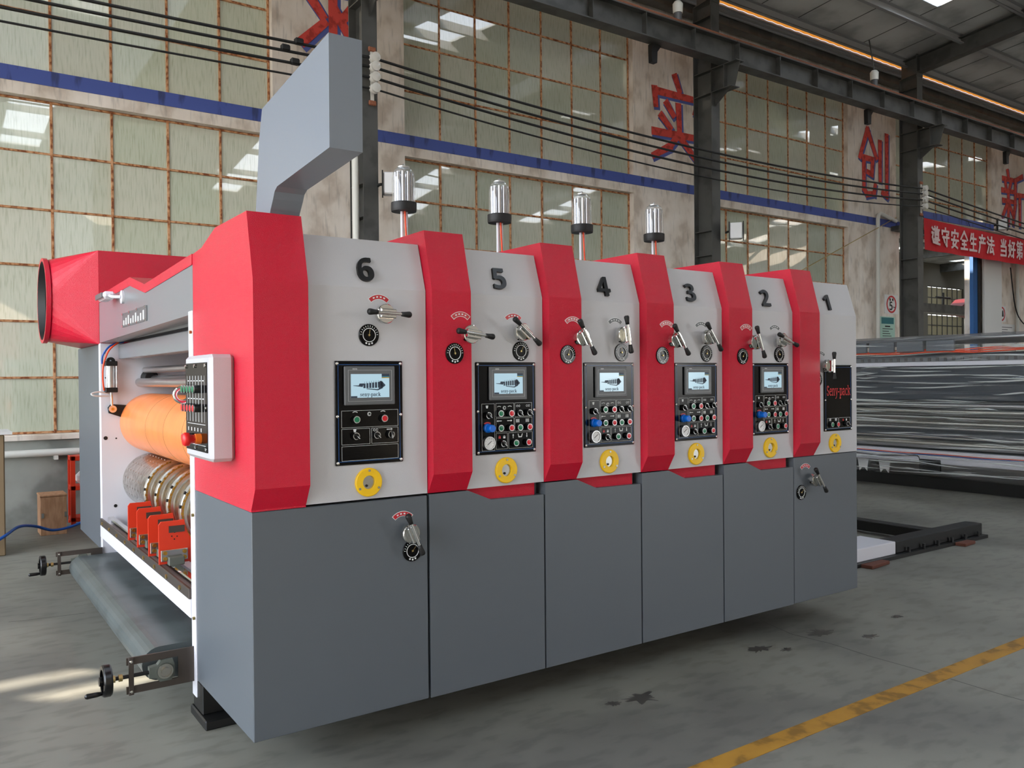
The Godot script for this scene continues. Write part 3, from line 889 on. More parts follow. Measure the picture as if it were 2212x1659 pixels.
	for q in [[2.51, 5.45, 0], [2.35, 5.345, 1], [2.46, 5.21, 2]]:
		b = mb(); b.box(Vector3(q[0] - 0.05, q[1] - 0.035, -6.11), Vector3(q[0] + 0.05, q[1] + 0.035, -6.04), 0.012)
		single("cable_clamp", b, M.soft_black, ["topmost", "middle", "lowest"][q[2]] + " black clamp on the cables left of the cantilever arm", "clamp", "cable clamps")
	# flood lights on the columns
	for q in [[3.60, 3.92, -5.93, "on the column left of the first glass cylinder", -0.45], [9.83, 3.93, -5.93, "on the middle column above unit 2", -0.86], [20.55, 5.20, -6.75, "above the banner", -1.0]]:
		var t := thing("flood_light", "small boxy silver flood light " + q[3], "flood light", Vector3(q[0], q[1], q[2]), "flood lights")
		t.rotation.y = q[4]
		b = mb(); b.box(Vector3(-0.10, -0.13, -0.06), Vector3(0.10, 0.13, 0.10), 0.012); part(t, "housing", b, M.gauge_white)
		for e in [-0.118, 0.105]: boxpart(t, "end_cap", Vector3(e, -0.145, -0.08), Vector3(e + 0.016, 0.145, 0.115), M.soft_black)
		for k in 4: boxpart(t, "fin", Vector3(-0.10, -0.11 + 0.06 * k, -0.09), Vector3(0.10, -0.10 + 0.06 * k, -0.06), M.soft_black)
		b = mb(); b.tube([Vector3(-0.12, 0, 0), Vector3(-0.155, 0, -0.03), Vector3(-0.16, 0, -0.09)], 0.018, 6); part(t, "bracket", b, M.soft_black)

func build_floor_items() -> void:
	var b := mb(); b.box(Vector3(0.9, 0.0, 0.845), Vector3(9.5, 0.002, 0.945))
	single("floor_marking", b, M.yellow_marking, "worn yellow line painted on the concrete floor at lower right", "floor marking")
	# oil stains with ragged outlines
	var spots := [[1.84, 0.20, 0.11, "largest dark oil stain on the floor below unit 4"], [1.68, 0.17, 0.045, "small reddish oil stain left of the largest stain"], [2.90, 0.06, 0.09, "oil stain on the floor below unit 3, close to the cabinets"], [3.02, 0.16, 0.05, "small oil stain in front of the stain below unit 3"], [3.45, 0.08, 0.10, "oil stain on the floor below unit 2"], [3.62, 0.30, 0.06, "oil stain on the floor joint below unit 1"], [4.13, 0.17, 0.045, "faint oil stain on the floor right of unit 1"]]
	for q in spots:
		var pts := []
		for i in 30:
			var a := TAU * i / 30.0
			var r: float = q[2] * (0.35 + 0.65 * rng.randf())
			pts.append(Vector2(q[0] + cos(a) * r * 1.2, q[1] + sin(a) * r * 0.75))
		b = mb(); b.prism(pts, 0.0, 0.0012, "y")
		single("oil_stain", b, M.oil, q[3], "stain", "oil stains on the floor")
	for q in [[[Vector2(3.36, -0.3), Vector2(3.28, 0.0), Vector2(3.31, 0.25), Vector2(3.29, 0.5), Vector2(3.30, 0.84)], "straight joint in the concrete running out from unit 2"], [[Vector2(3.3, 0.95), Vector2(3.29, 1.2), Vector2(3.31, 1.6)], "joint in the concrete in front of the yellow line"], [[Vector2(-0.60, -3.20), Vector2(-0.5, -3.17), Vector2(-0.41, -3.165), Vector2(-0.25, -3.14), Vector2(-0.16, -3.13)], "fine crack in the concrete left of the belt conveyor"]]:
		b = mb()
		var cp: Array = q[0]
		for i in cp.size() - 1:
			var d: Vector2 = (cp[i + 1] - cp[i]).normalized() * 0.0028
			var nn := Vector2(-d.y, d.x)
			b.prism([cp[i] - nn, cp[i + 1] - nn, cp[i + 1] + nn, cp[i] + nn], 0.0, 0.0008, "y")
		single("floor_crack", b, M.oil, q[1], "crack", "cracks in the floor")
	# things by the left wall
	var w := thing("plywood_box", "small plywood box standing by the left wall", "box", Vector3(0.02, 0, -6.70))
	boxpart(w, "body", Vector3(-0.12, 0, -0.15), Vector3(0.12, 0.395, 0.15), M.plywood, 0.004)
	boxpart(w, "lid", Vector3(-0.125, 0.395, -0.155), Vector3(0.125, 0.415, 0.155), M.plywood, 0.004)
	for e in [-0.10, 0.11]:
		boxpart(w, "latch", Vector3(e - 0.012, 0.18, 0.15), Vector3(e + 0.012, 0.23, 0.158), M.steel)
	var s := thing("steel_trolley", "red painted steel trolley beside the plywood box", "trolley", Vector3(0.22, 0, -7.10))
	for e in [[0, 0], [0.5, 0], [0, 0.2], [0.5, 0.2]]:
		boxpart(s, "leg", Vector3(e[0], 0.03, e[1] - 0.03), Vector3(e[0] + 0.045, 0.77, e[1] + 0.015), M.guard_orange)
	for y in [0.06, 0.40, 0.72]:
		boxpart(s, "shelf", Vector3(0, y, -0.03), Vector3(0.545, y + 0.05, 0.215), M.guard_orange, 0.004)
	b = mb(); b.box(Vector3(0.06, 0.45, 0.02), Vector3(0.3, 0.6, 0.18), 0.05); part(s, "bundle", b, M.gauge_white)
	var ct := thing("cardboard_carton", "brown cardboard carton with white lid at the left picture edge", "carton", Vector3(-0.66, 0, -5.9))
	boxpart(ct, "carton_wall", Vector3(-0.3, 0, -0.25), Vector3(0.2, 1.10, 0.25), M.carton, 0.01)
	boxpart(ct, "lid", Vector3(-0.32, 1.10, -0.27), Vector3(0.26, 1.125, 0.27), M.sign_white)
	b = mb(); b.tube(soft([Vector3(-1.3, 0.02, -5.5), Vector3(-0.75, 0.06, -5.55), Vector3(-0.5, 0.17, -5.6), Vector3(-0.34, 0.215, -5.9), Vector3(-0.18, 0.16, -6.2), Vector3(-0.02, 0.09, -6.3), Vector3(0.15, 0.09, -6.4), Vector3(0.33, 0.13, -6.5), Vector3(0.5, 0.13, -6.6)]), 0.014, 8)
	single("air_hose", b, M.hose_blue, "blue air hose looping across the floor past the plywood box", "hose")
	# steel base frame lying on the floor beyond unit 1
	var f := thing("base_frame", "black steel base frame lying on the floor beyond unit 1", "frame", Vector3(3.4, 0, -0.82))
	boxpart(f, "front_rail", Vector3(2.40, 0.03, -0.16), Vector3(3.88, 0.135, 0.0), M.black_paint, 0.006)
	boxpart(f, "foot_flange", Vector3(0.57, 0.0, -0.16), Vector3(3.89, 0.03, 0.05), M.black_paint)
	boxpart(f, "cross_rail", Vector3(3.15, 0.03, -2.6), Vector3(3.29, 0.13, -0.16), M.black_paint, 0.006)
	boxpart(f, "rear_rail", Vector3(0.57, 0.03, -2.72), Vector3(3.88, 0.13, -2.58), M.black_paint, 0.006)
	for k in 6:
		b = mb(); b.rod(Vector3(2.55 + k * 0.24, 0.03, 0.03), Vector3(2.55 + k * 0.24, 0.075, 0.03), 0.014, 8); part(f, "levelling_bolt", b, M.soft_black)
	b = mb(); b.box(Vector3(3.97, 0.03, -1.15), Vector3(5.785, 0.137, -0.815), 0.004)
	b.t = Transform3D()
	var pf := single("step_plate", b, M.white_paint, "white steel step plate set on the black base frame", "step plate")
	for q in [[5.36, -0.74, 0.15, "brick under the white step plate"], [6.8, -0.74, 0.11, "brick under the far end of the base frame"]]:
		b = mb(); b.t = Transform3D(Basis(Vector3.UP, 0.1), Vector3(q[0], 0, q[1])); b.box(Vector3(-q[2], 0, -0.05), Vector3(q[2], 0.028, 0.05), 0.005)
		single("flat_brick", b, M.brick_red, q[3], "brick", "bricks under the base frame")

# a machine wrapped in stretch film standing across the hall
func build_wrapped() -> void:
	var t := thing("wrapped_machine", "large machine wrapped in clear stretch film at the right", "machine", Vector3(10.0, 0, 0))
	var z0 := -5.3
	var z1 := 1.6
	boxpart(t, "dark_body", Vector3(0.35, 0.45, z0 + 0.1), Vector3(2.2, 1.85, z1 - 0.1), M.dark_grey_paint, 0.02)
	boxpart(t, "base_skid", Vector3(0.25, 0.0, z0 + 0.15), Vector3(2.2, 0.16, z1 - 0.15), M.black_paint)
	boxpart(t, "lower_beam", Vector3(0.06, 0.365, z0), Vector3(0.20, 0.535, z1), M.white_paint, 0.006)
	boxpart(t, "upper_beam", Vector3(0.06, 1.68, z0), Vector3(0.2, 1.735, z1), M.white_paint, 0.006)
	boxpart(t, "grey_cover", Vector3(0.09, 1.22, z0), Vector3(0.34, 1.68, z1), M.wrapped_cover, 0.01)
	boxpart(t, "cable_duct", Vector3(0.1, 1.735, z0), Vector3(0.25, 1.80, z1), M.screen_frame)
	for k in 60:
		boxpart(t, "duct_slot", Vector3(0.09, 1.745, z0 + 0.1 + k * 0.11), Vector3(0.1, 1.79, z0 + 0.14 + k * 0.11), M.dark_steel)
	boxpart(t, "top_tray", Vector3(0.12, 2.02, z0), Vector3(2.1, 2.06, z1), M.screen_frame, 0.01)
	for k in 5:
		boxpart(t, "top_window", Vector3(0.10, 1.88, z0 + 0.7 + k * 0.42), Vector3(0.14, 2.02, z0 + 1.08 + k * 0.42), M.dark_grey_paint, 0.006)
	var ys := [1.15, 0.98, 0.84, 0.715]
	for k in 4:
		var b := mb(); b.rod(Vector3(0.10, ys[k], z0 + 0.05), Vector3(0.10, ys[k], z1 - 0.05), [0.028, 0.02, 0.016, 0.012][k], 12)
		part(t, "guide_rod", b, [M.aluminium, M.chrome, M.aluminium, M.chrome][k])
	for k in 3:
		var b := mb(); b.rod(Vector3(0.22, [1.06, 0.90, 0.62][k], z0 + 0.05), Vector3(0.22, [1.06, 0.90, 0.62][k], z1 - 0.05), [0.07, 0.06, 0.07][k], 16)
		part(t, "roller", b, M.steel)
	for k in 2:
		var pts := []
		for i in 30:
			pts.append(Vector3(0.05, [0.492, 0.478][k] + 0.004 * sin(i * 1.3), lerpf(z0, z1, i / 29.0)))
		var b := mb(); b.tube(pts, 0.006, 6); part(t, "air_line", b, [M.hose_orange, M.hose_blue][k])
	for k in 3:
		var pts := []
		for i in 24: pts.append(Vector3(0.12 + 0.03 * k, 1.86 + 0.02 * k + 0.012 * sin(i * 1.7 + k), lerpf(z0, z1, i / 23.0)))
		var b := mb(); b.tube(pts, 0.010, 6); part(t, "red_hose", b, M.hose_orange)
	boxpart(t, "junction_box", Vector3(0.02, 0.24, -2.98), Vector3(0.08, 0.42, -2.70), M.panel_black, 0.01)
	var b := mb(); b.tube(soft([Vector3(0.04, 0.46, -4.2), Vector3(0.04, 0.43, -3.6), Vector3(0.04, 0.46, -3.1), Vector3(0.04, 0.45, -3.0), Vector3(0.04, 0.38, -2.98)]), 0.006, 6); part(t, "black_lead", b, M.cable_black)
	for k in 3:
		b = mb(); b.rod(Vector3(0.16, 0.24, -4.4 + 0.33 * k), Vector3(0.26, 0.24, -4.4 + 0.33 * k), 0.075, 18); part(t, "suction_disc", b, M.soft_black)
		b = mb(); b.prism([Vector2(-4.33 + 0.33 * k, 0.36), Vector2(-4.15 + 0.33 * k, 0.36), Vector2(-4.18 + 0.33 * k, 0.17), Vector2(-4.22 + 0.33 * k, 0.22), Vector2(-4.26 + 0.33 * k, 0.22), Vector2(-4.30 + 0.33 * k, 0.17)], 0.18, 0.2, "x"); part(t, "pale_bracket", b, M.gauge_white)
	# stretch film: many shallow stretched folds running along the machine
	b = mb()
	var rows := 90
	var nz := 28
	var off := []
	var lean := 0.0
	for r in rows + 1:
		var line := []
		if rng.randf() < 0.55: lean = rng.randfn(0, 0.009)
		var phase := rng.randf() * TAU
		var amp := 0.002 + 0.008 * rng.randf()
		var fr := 0.3 + rng.randf() * 0.9
		for i in nz + 1:
			line.append(0.02 + lean + amp * sin(i * fr * 0.35 + phase) + 0.002 * rng.randf())
		off.append(line)
	for r in rows:
		for i in nz:
			var p := []
			for e in [[0, 0], [0, 1], [1, 1], [1, 0]]:
				var y: float = lerpf(0.20, 2.085, (r + e[0]) / float(rows))
				p.append(Vector3(-0.02 - off[r + e[0]][i + e[1]], y + 0.004 * sin((i + e[1]) * 0.7 + r), lerpf(z0 - 0.03, z1 + 0.03, (i + e[1]) / float(nz))))
			b.face([p[0], p[1], p[2]], Vector3.LEFT)
			b.face([p[0], p[2], p[3]], Vector3.LEFT)
	b.face([Vector3(-0.03, 2.085, z0 - 0.03), Vector3(-0.03, 2.085, z1 + 0.03), Vector3(2.25, 2.075, z1 + 0.03), Vector3(2.25, 2.075, z0 - 0.03)], Vector3.UP)
	part(t, "stretch_film", b, M.stretch_film, "clear plastic film in horizontal folds")
	b = mb()
	for k in 170:
		var y := rng.randf_range(0.22, 2.07)
		var za := rng.randf_range(z0, z1 - 0.4)
		var ln := rng.randf_range(0.25, 1.9)
		var tilt := rng.randfn(0.0, 0.03)
		var hh := rng.randf_range(0.003, 0.011)
		for i in 6:
			var u0 := i / 6.0
			var u1 := (i + 1) / 6.0
			var w0 := hh * sin(PI * u0) + 0.0008
			var w1 := hh * sin(PI * u1) + 0.0008
			var A := Vector3(-0.052, y + tilt * u0 * ln + 0.008 * sin(u0 * 5.0 + k), minf(za + u0 * ln, z1))
			var B := Vector3(-0.052, y + tilt * u1 * ln + 0.008 * sin(u1 * 5.0 + k), minf(za + u1 * ln, z1))
			b.face([A - Vector3(-0.006, w0, 0), B - Vector3(-0.006, w1, 0), B, A], Vector3(-1, -0.5, 0))
			b.face([A, B, B + Vector3(0.006, w1, 0), A + Vector3(0.006, w0, 0)], Vector3(-1, 0.5, 0))
	var folds := part(t, "film_folds", b, M.film_fold)
	folds.set_meta("kind", "stuff")

# ------------------------------------------------------------------ machine
const UX := {6: 0.0, 5: 0.7717, 4: 1.4046, 3: 2.0374, 2: 2.6703, 1: 3.3032}
const UW := {6: 0.7717, 5: 0.6329, 4: 0.6328, 3: 0.6329, 2: 0.6329, 1: 0.6567}
const FACE := Basis(Vector3(1, 0, 0), Vector3(0, 0, 1), Vector3(0, -1, 0)) # lathe axis towards the viewer
func facing(x: float, y: float, z: float) -> Transform3D: return Transform3D(FACE, Vector3(x, y, z))

func lever(unit: Node, x: float, y: float, z: float, deg: float, length := 0.19) -> void:
	var b := mb()
	b.t = facing(x, y, z)
	b.lathe([Vector2(0.0, 0.0), Vector2(0.016, 0.0), Vector2(0.016, 0.022), Vector2(0.0, 0.022)], 16)
	b.lathe([Vector2(0.0, 0.022), Vector2(0.038, 0.022), Vector2(0.041, 0.025), Vector2(0.041, 0.048), Vector2(0.038, 0.051), Vector2(0.0, 0.051)], 28)
	var h := part(unit, "lever_handle", b, M.chrome)
	var d := Vector3(cos(deg_to_rad(deg)), sin(deg_to_rad(deg)), 0)
	var c := Vector3(x, y, z + 0.08)
	var s := Vector3(-d.y, d.x, 0)
	b = mb()
	b.t = Transform3D(Basis(d, s, Vector3.BACK), Vector3(x, y, z))
	b.box(Vector3(-0.036, -0.019, 0.051), Vector3(0.036, 0.019, 0.074), 0.003)
	part(h, "clamp_block", b, M.chrome)
	b = mb(); b.rod(c - d * (length / 2 - 0.02), c + d * (length / 2 - 0.02), 0.0068, 12); part(h, "rod", b, M.chrome)
	for e in [-1.0, 1.0]:
		b = mb()
		b.spin(c + d * e * (length / 2 - 0.044), c + d * e * (length / 2), [Vector2(0, 0), Vector2(0.0095, 0), Vector2(0.0105, 0.012), Vector2(0.0135, 0.034), Vector2(0.0125, 0.041), Vector2(0.008, 0.045), Vector2(0, 0.045)], 14, true)
		part(h, "grip", b, M.soft_black)
	b = mb(); b.t = facing(x, y, z + 0.074); b.lathe([Vector2(0, 0), Vector2(0.009, 0), Vector2(0.009, 0.004), Vector2(0.0, 0.004)], 6); part(h, "nut", b, M.steel)

func dial(unit: Node, x: float, y: float, z: float, needle_deg: float) -> void:
	var b := mb()
	b.t = facing(x, y, z)
	b.lathe([Vector2(0, 0), Vector2(0.046, 0), Vector2(0.046, 0.004), Vector2(0.044, 0.006), Vector2(0.029, 0.006), Vector2(0.028, 0.003), Vector2(0, 0.003)], 32)
	var p := part(unit, "dial", b, M.panel_black)
	b = mb(); b.t = facing(x, y, z + 0.006); b.lathe([Vector2(0.0268, 0), Vector2(0.0268, 0.0012), Vector2(0.0295, 0.0012), Vector2(0.0295, 0)], 32); part(p, "inner_ring", b, M.white_line)
	b = mb()
	for i in 12:
		var a := PI * (0.02 + 0.96 * i / 11.0)
		var q := Vector3(cos(a), sin(a), 0)
		var s := Vector3(-q.y, q.x, 0)
		b.t = Transform3D(Basis(q, s, Vector3.BACK), Vector3(x, y, z + 0.006))
		b.box(Vector3(0.034, -0.0011, 0), Vector3(0.0405, 0.0011, 0.0008))
	b.t = Transform3D()
	for e in [-0.013, 0.0, 0.013]:
		b.box(Vector3(x + e - 0.004, y - 0.041 + absf(e) * 0.3, z + 0.006), Vector3(x + e + 0.003, y - 0.034 + absf(e) * 0.3, z + 0.0068))
	part(p, "scale_print", b, M.white_line)
	b = mb()
	var d := Vector3(cos(deg_to_rad(needle_deg)), sin(deg_to_rad(needle_deg)), 0)
	b.rod(Vector3(x, y, z + 0.007) - d * 0.006, Vector3(x, y, z + 0.007) + d * 0.024, 0.0009, 6)
	b.t = facing(x, y, z + 0.003); b.lathe([Vector2(0, 0), Vector2(0.004, 0), Vector2(0.004, 0.006), Vector2(0, 0.006)], 10)
	part(p, "needle", b, M.zinc)

func sector(r0: float, r1: float, a0: float, a1: float, n := 14) -> Array:
	var pts := []
	for i in n + 1:
		var a := deg_to_rad(lerpf(a0, a1, i / float(n)))
		pts.append(Vector2(cos(a), sin(a)) * r1)
	for i in range(n, -1, -1):
		var a := deg_to_rad(lerpf(a0, a1, i / float(n)))
		pts.append(Vector2(cos(a), sin(a)) * r0)
	return pts
func arc_sticker(unit: Node, x: float, y: float, z: float, fill: Material) -> void: # x, y = top middle
	var b := mb()
	b.t.origin = Vector3(x, y - 0.068, z)
	b.prism(sector(0.048, 0.070, 44, 136), 0, 0.001)
	var p := part(unit, "arc_sticker", b, M.white_line)
	b = mb(); b.t.origin = Vector3(x, y - 0.068, z + 0.001); b.prism(sector(0.0505, 0.0675, 46.5, 133.5), 0, 0.0006); part(p, "sticker_field", b, fill)
	for e in [66.0, 82.0, 98.0, 114.0]:
		b = mb(); b.t.origin = Vector3(x, y - 0.068, z + 0.0016); b.prism(sector(0.056, 0.062, e - 4, e + 4, 3), 0, 0.0005); part(p, "sticker_mark", b, M.white_line)

func push_button(panel: Node, x: float, y: float, z: float, m: Material) -> void:
	var r := mb(); r.t = facing(x, y, z)
	r.lathe([Vector2(0, 0), Vector2(0.0165, 0), Vector2(0.0165, 0.006), Vector2(0.0145, 0.017), Vector2(0.0, 0.017)], 20)
	var w := mb(); w.t = facing(x, y, z); w.lathe([Vector2(0.0115, 0.016), Vector2(0.0115, 0.019), Vector2(0.0148, 0.019), Vector2(0.0148, 0.016)], 20)
	var c := mb(); c.t = facing(x, y, z); c.lathe([Vector2(0.0114, 0.016), Vector2(0.0114, 0.0205), Vector2(0.0, 0.0215)], 20)
	parts(panel, "push_button", [[r, M.black_plastic], [w, M.aluminium], [c, m]])
func selector(panel: Node, x: float, y: float, z: float, deg: float) -> void:
	var r := mb(); r.t = facing(x, y, z)
	r.lathe([Vector2(0, 0), Vector2(0.0165, 0), Vector2(0.0165, 0.006), Vector2(0.0145, 0.016), Vector2(0.0, 0.016)], 20)
	var w := mb(); w.t = facing(x, y, z); w.lathe([Vector2(0.0122, 0.0155), Vector2(0.0122, 0.018), Vector2(0.0148, 0.018), Vector2(0.0148, 0.0155)], 20)
	var k := mb()
	k.t = Transform3D(Basis(Vector3.BACK, deg_to_rad(deg)), Vector3(x, y, z))
	k.box(Vector3(-0.016, -0.0045, 0.016), Vector3(0.014, 0.0045, 0.028), 0.002)
	var s := mb(); s.t = k.t; s.box(Vector3(-0.015, -0.0012, 0.028), Vector3(0.0, 0.0012, 0.0285))
	parts(panel, "selector_switch", [[r, M.black_plastic], [w, M.aluminium], [k, M.black_plastic], [s, M.white_line]])
func outline(panel: Node, called: String, x0: float, y0: float, x1: float, y1: float, z: float, m: Material, w := 0.0011) -> void:
	var b := mb()
	b.box(Vector3(x0, y0, z), Vector3(x1, y0 + w, z + 0.0005)); b.box(Vector3(x0, y1 - w, z), Vector3(x1, y1, z + 0.0005))
	b.box(Vector3(x0, y0, z), Vector3(x0 + w, y1, z + 0.0005)); b.box(Vector3(x1 - w, y0, z), Vector3(x1, y1, z + 0.0005))
	part(panel, called, b, m)
func printed(panel: Node, x: float, y: float, z: float, kind: String, m: Material) -> void:
	var b := mb()
	b.t.origin = Vector3(x, y, z)
	match kind:
		"left": b.prism([Vector2(-0.014, 0), Vector2(-0.006, 0.005), Vector2(-0.006, 0.0018), Vector2(0.014, 0.0018), Vector2(0.014, -0.0018), Vector2(-0.006, -0.0018), Vector2(-0.006, -0.005)], 0, 0.0005)
		"right": b.prism([Vector2(0.014, 0), Vector2(0.006, 0.005), Vector2(0.006, 0.0018), Vector2(-0.014, 0.0018), Vector2(-0.014, -0.0018), Vector2(0.006, -0.0018), Vector2(0.006, -0.005)], 0, 0.0005)
		"up": b.prism([Vector2(0, 0.011), Vector2(0.0045, 0.003), Vector2(0.0015, 0.003), Vector2(0.0015, -0.010), Vector2(-0.0015, -0.010), Vector2(-0.0015, 0.003), Vector2(-0.0045, 0.003)], 0, 0.0005)
		"down": b.prism([Vector2(0, -0.011), Vector2(-0.0045, -0.003), Vector2(-0.0015, -0.003), Vector2(-0.0015, 0.010), Vector2(0.0015, 0.010), Vector2(0.0015, -0.003), Vector2(0.0045, -0.003)], 0, 0.0005)
		"arc": b.prism(sector(0.015, 0.0175, 50, 130, 8), -0.0, 0.0005)
		"ring":
			b.prism(sector(0.0045, 0.006, 0, 340, 14), 0, 0.0005); b.prism(sector(0.0075, 0.0088, 0, 340, 14), 0, 0.0005)
		"rolls":
			b.t.origin.x = x - 0.006; b.prism(sector(0.004, 0.0053, 0, 340, 10), 0, 0.0005); b.t.origin.x = x + 0.006; b.prism(sector(0.004, 0.0053, 0, 340, 10), 0, 0.0005)
		"sheets":
			for e in 3: b.box(Vector3(-0.010 + e * 0.007, -0.007, 0), Vector3(-0.006 + e * 0.007, 0.009, 0.0005))
		"lock":
			b.box(Vector3(-0.006, -0.008, 0), Vector3(0.006, 0.001, 0.0005)); b.t.origin.y = y + 0.001; b.prism(sector(0.0035, 0.005, 0, 180, 8), 0, 0.0005)
		"tray": b.prism([Vector2(-0.014, 0.008), Vector2(-0.010, 0.008), Vector2(-0.006, -0.004), Vector2(0.006, -0.004), Vector2(0.010, 0.008), Vector2(0.014, 0.008), Vector2(0.009, -0.009), Vector2(-0.009, -0.009)], 0, 0.0005)
		"cup": b.prism([Vector2(-0.007, 0.007), Vector2(0.007, 0.007), Vector2(0.004, -0.006), Vector2(-0.004, -0.006)], 0, 0.0005)
		"swoosh": b.prism(sector(0.030, 0.036, 58, 122, 10), -0.0, 0.0005)
	part(panel, "printed_symbol", b, m)

func screw_heads(panel: Node, spots: Array, z: float) -> void:
	for s in spots:
		var b := mb(); b.t = facing(s[0], s[1], z)
		b.lathe([Vector2(0, 0), Vector2(0.0075, 0), Vector2(0.0065, 0.003), Vector2(0.003, 0.0045), Vector2(0, 0.0048)], 12, true)
		part(panel, "screw", b, M.chrome)

func touch_screen(p: Node, x0: float, y0: float, x1: float, y1: float, z: float) -> void:
	boxpart(p, "screen_frame", Vector3(x0, y0, z), Vector3(x1, y1, z + 0.012), M.screen_frame, 0.003)
	var w := x1 - x0
	var h := y1 - y0
	var a := Vector3(x0 + w * 0.12, y0 + h * 0.19, z + 0.012)
	var c := Vector3(x1 - w * 0.12, y1 - h * 0.20, z + 0.0125)
	boxpart(p, "screen_display", a, c, M.screen_glow)
	outline(p, "frame_line", x0 + w * 0.07, y0 + h * 0.10, x1 - w * 0.07, y1 - h * 0.10, z + 0.012, M.white_line, 0.0006)
	var dw := c.x - a.x
	var dh := c.y - a.y
	var b := mb()
	b.t.origin = Vector3(a.x, a.y, z + 0.0125)
	var P := func(q): return Vector2(q[0] * dw, q[1] * dh)
	b.prism([[0.05, 0.52], [0.07, 0.50], [0.30, 0.45], [0.33, 0.60], [0.22, 0.60], [0.20, 0.52]].map(P), 0, 0.0004)
	for i in 7:
		b.box(Vector3((0.32 + i * 0.075) * dw, (0.40 + 0.002 * i) * dh, 0), Vector3((0.375 + i * 0.075) * dw, (0.60 + 0.012 * i) * dh, 0.0004))
		b.box(Vector3((0.345 + i * 0.06) * dw, 0.62 * dh, 0), Vector3((0.352 + i * 0.06) * dw, (0.67 + 0.01 * i) * dh, 0.0004))
	b.prism([[0.72, 0.36], [0.86, 0.45], [0.90, 0.52], [0.80, 0.70], [0.74, 0.70]].map(P), 0, 0.0004)
	b.prism([[0.40, 0.36], [0.70, 0.30], [0.84, 0.40], [0.80, 0.42], [0.68, 0.35], [0.40, 0.39]].map(P), 0, 0.0004)
	b.box(Vector3(0.0, 0.0, 0), Vector3(0.16 * dw, 0.07 * dh, 0.0004))
	part(p, "machine_picture", b, M.screen_ink)
	boxpart(p, "logo_top", Vector3(a.x + dw * 0.80, a.y + dh * 0.90, z + 0.0125), Vector3(c.x, c.y, z + 0.0129), M.screen_ink)
	boxpart(p, "logo_middle", Vector3(a.x + dw * 0.80, a.y + dh * 0.86, z + 0.0125), Vector3(c.x, a.y + dh * 0.90, z + 0.0129), M.screen_teal)
	boxpart(p, "logo_bottom", Vector3(a.x + dw * 0.80, a.y + dh * 0.82, z + 0.0125), Vector3(c.x, a.y + dh * 0.86, z + 0.0129), M.screen_yellow)
	words(p, "screen_text", "seny-pack", ["Droid Serif"], true, dh * 0.155, 0.0004, M.screen_ink, Transform3D(Basis(), Vector3(a.x + dw * 0.5, a.y + dh * 0.13, z + 0.0128)), 0.88)
	words(p, "maker_text", "HCFA", ["Droid Sans"], true, h * 0.03, 0.0004, M.white_line, Transform3D(Basis(), Vector3(x0 + w * 0.2, y1 - h * 0.07, z + 0.0122)), 1.2)

func panel_plate(unit: Node, x0: float, y0: float, x1: float, y1: float) -> Node:
	var b := mb()
	b.box(Vector3(x0, y0, 0), Vector3(x1, y1, 0.006), 0.004)
	var p := part(unit, "control_panel", b, M.panel_black)
	outline(p, "blue_border", x0 + 0.014, y0 + 0.014, x1 - 0.014, y1 - 0.014, 0.006, M.blue_line, 0.0022)
	var ym := y0 + (y1 - y0) * 0.47
	screw_heads(p, [[x0 + 0.011, y0 + 0.011], [x1 - 0.011, y0 + 0.011], [x0 + 0.011, y1 - 0.011], [x1 - 0.011, y1 - 0.011], [x0 + 0.011, ym], [x1 - 0.011, ym]], 0.006)
	return p

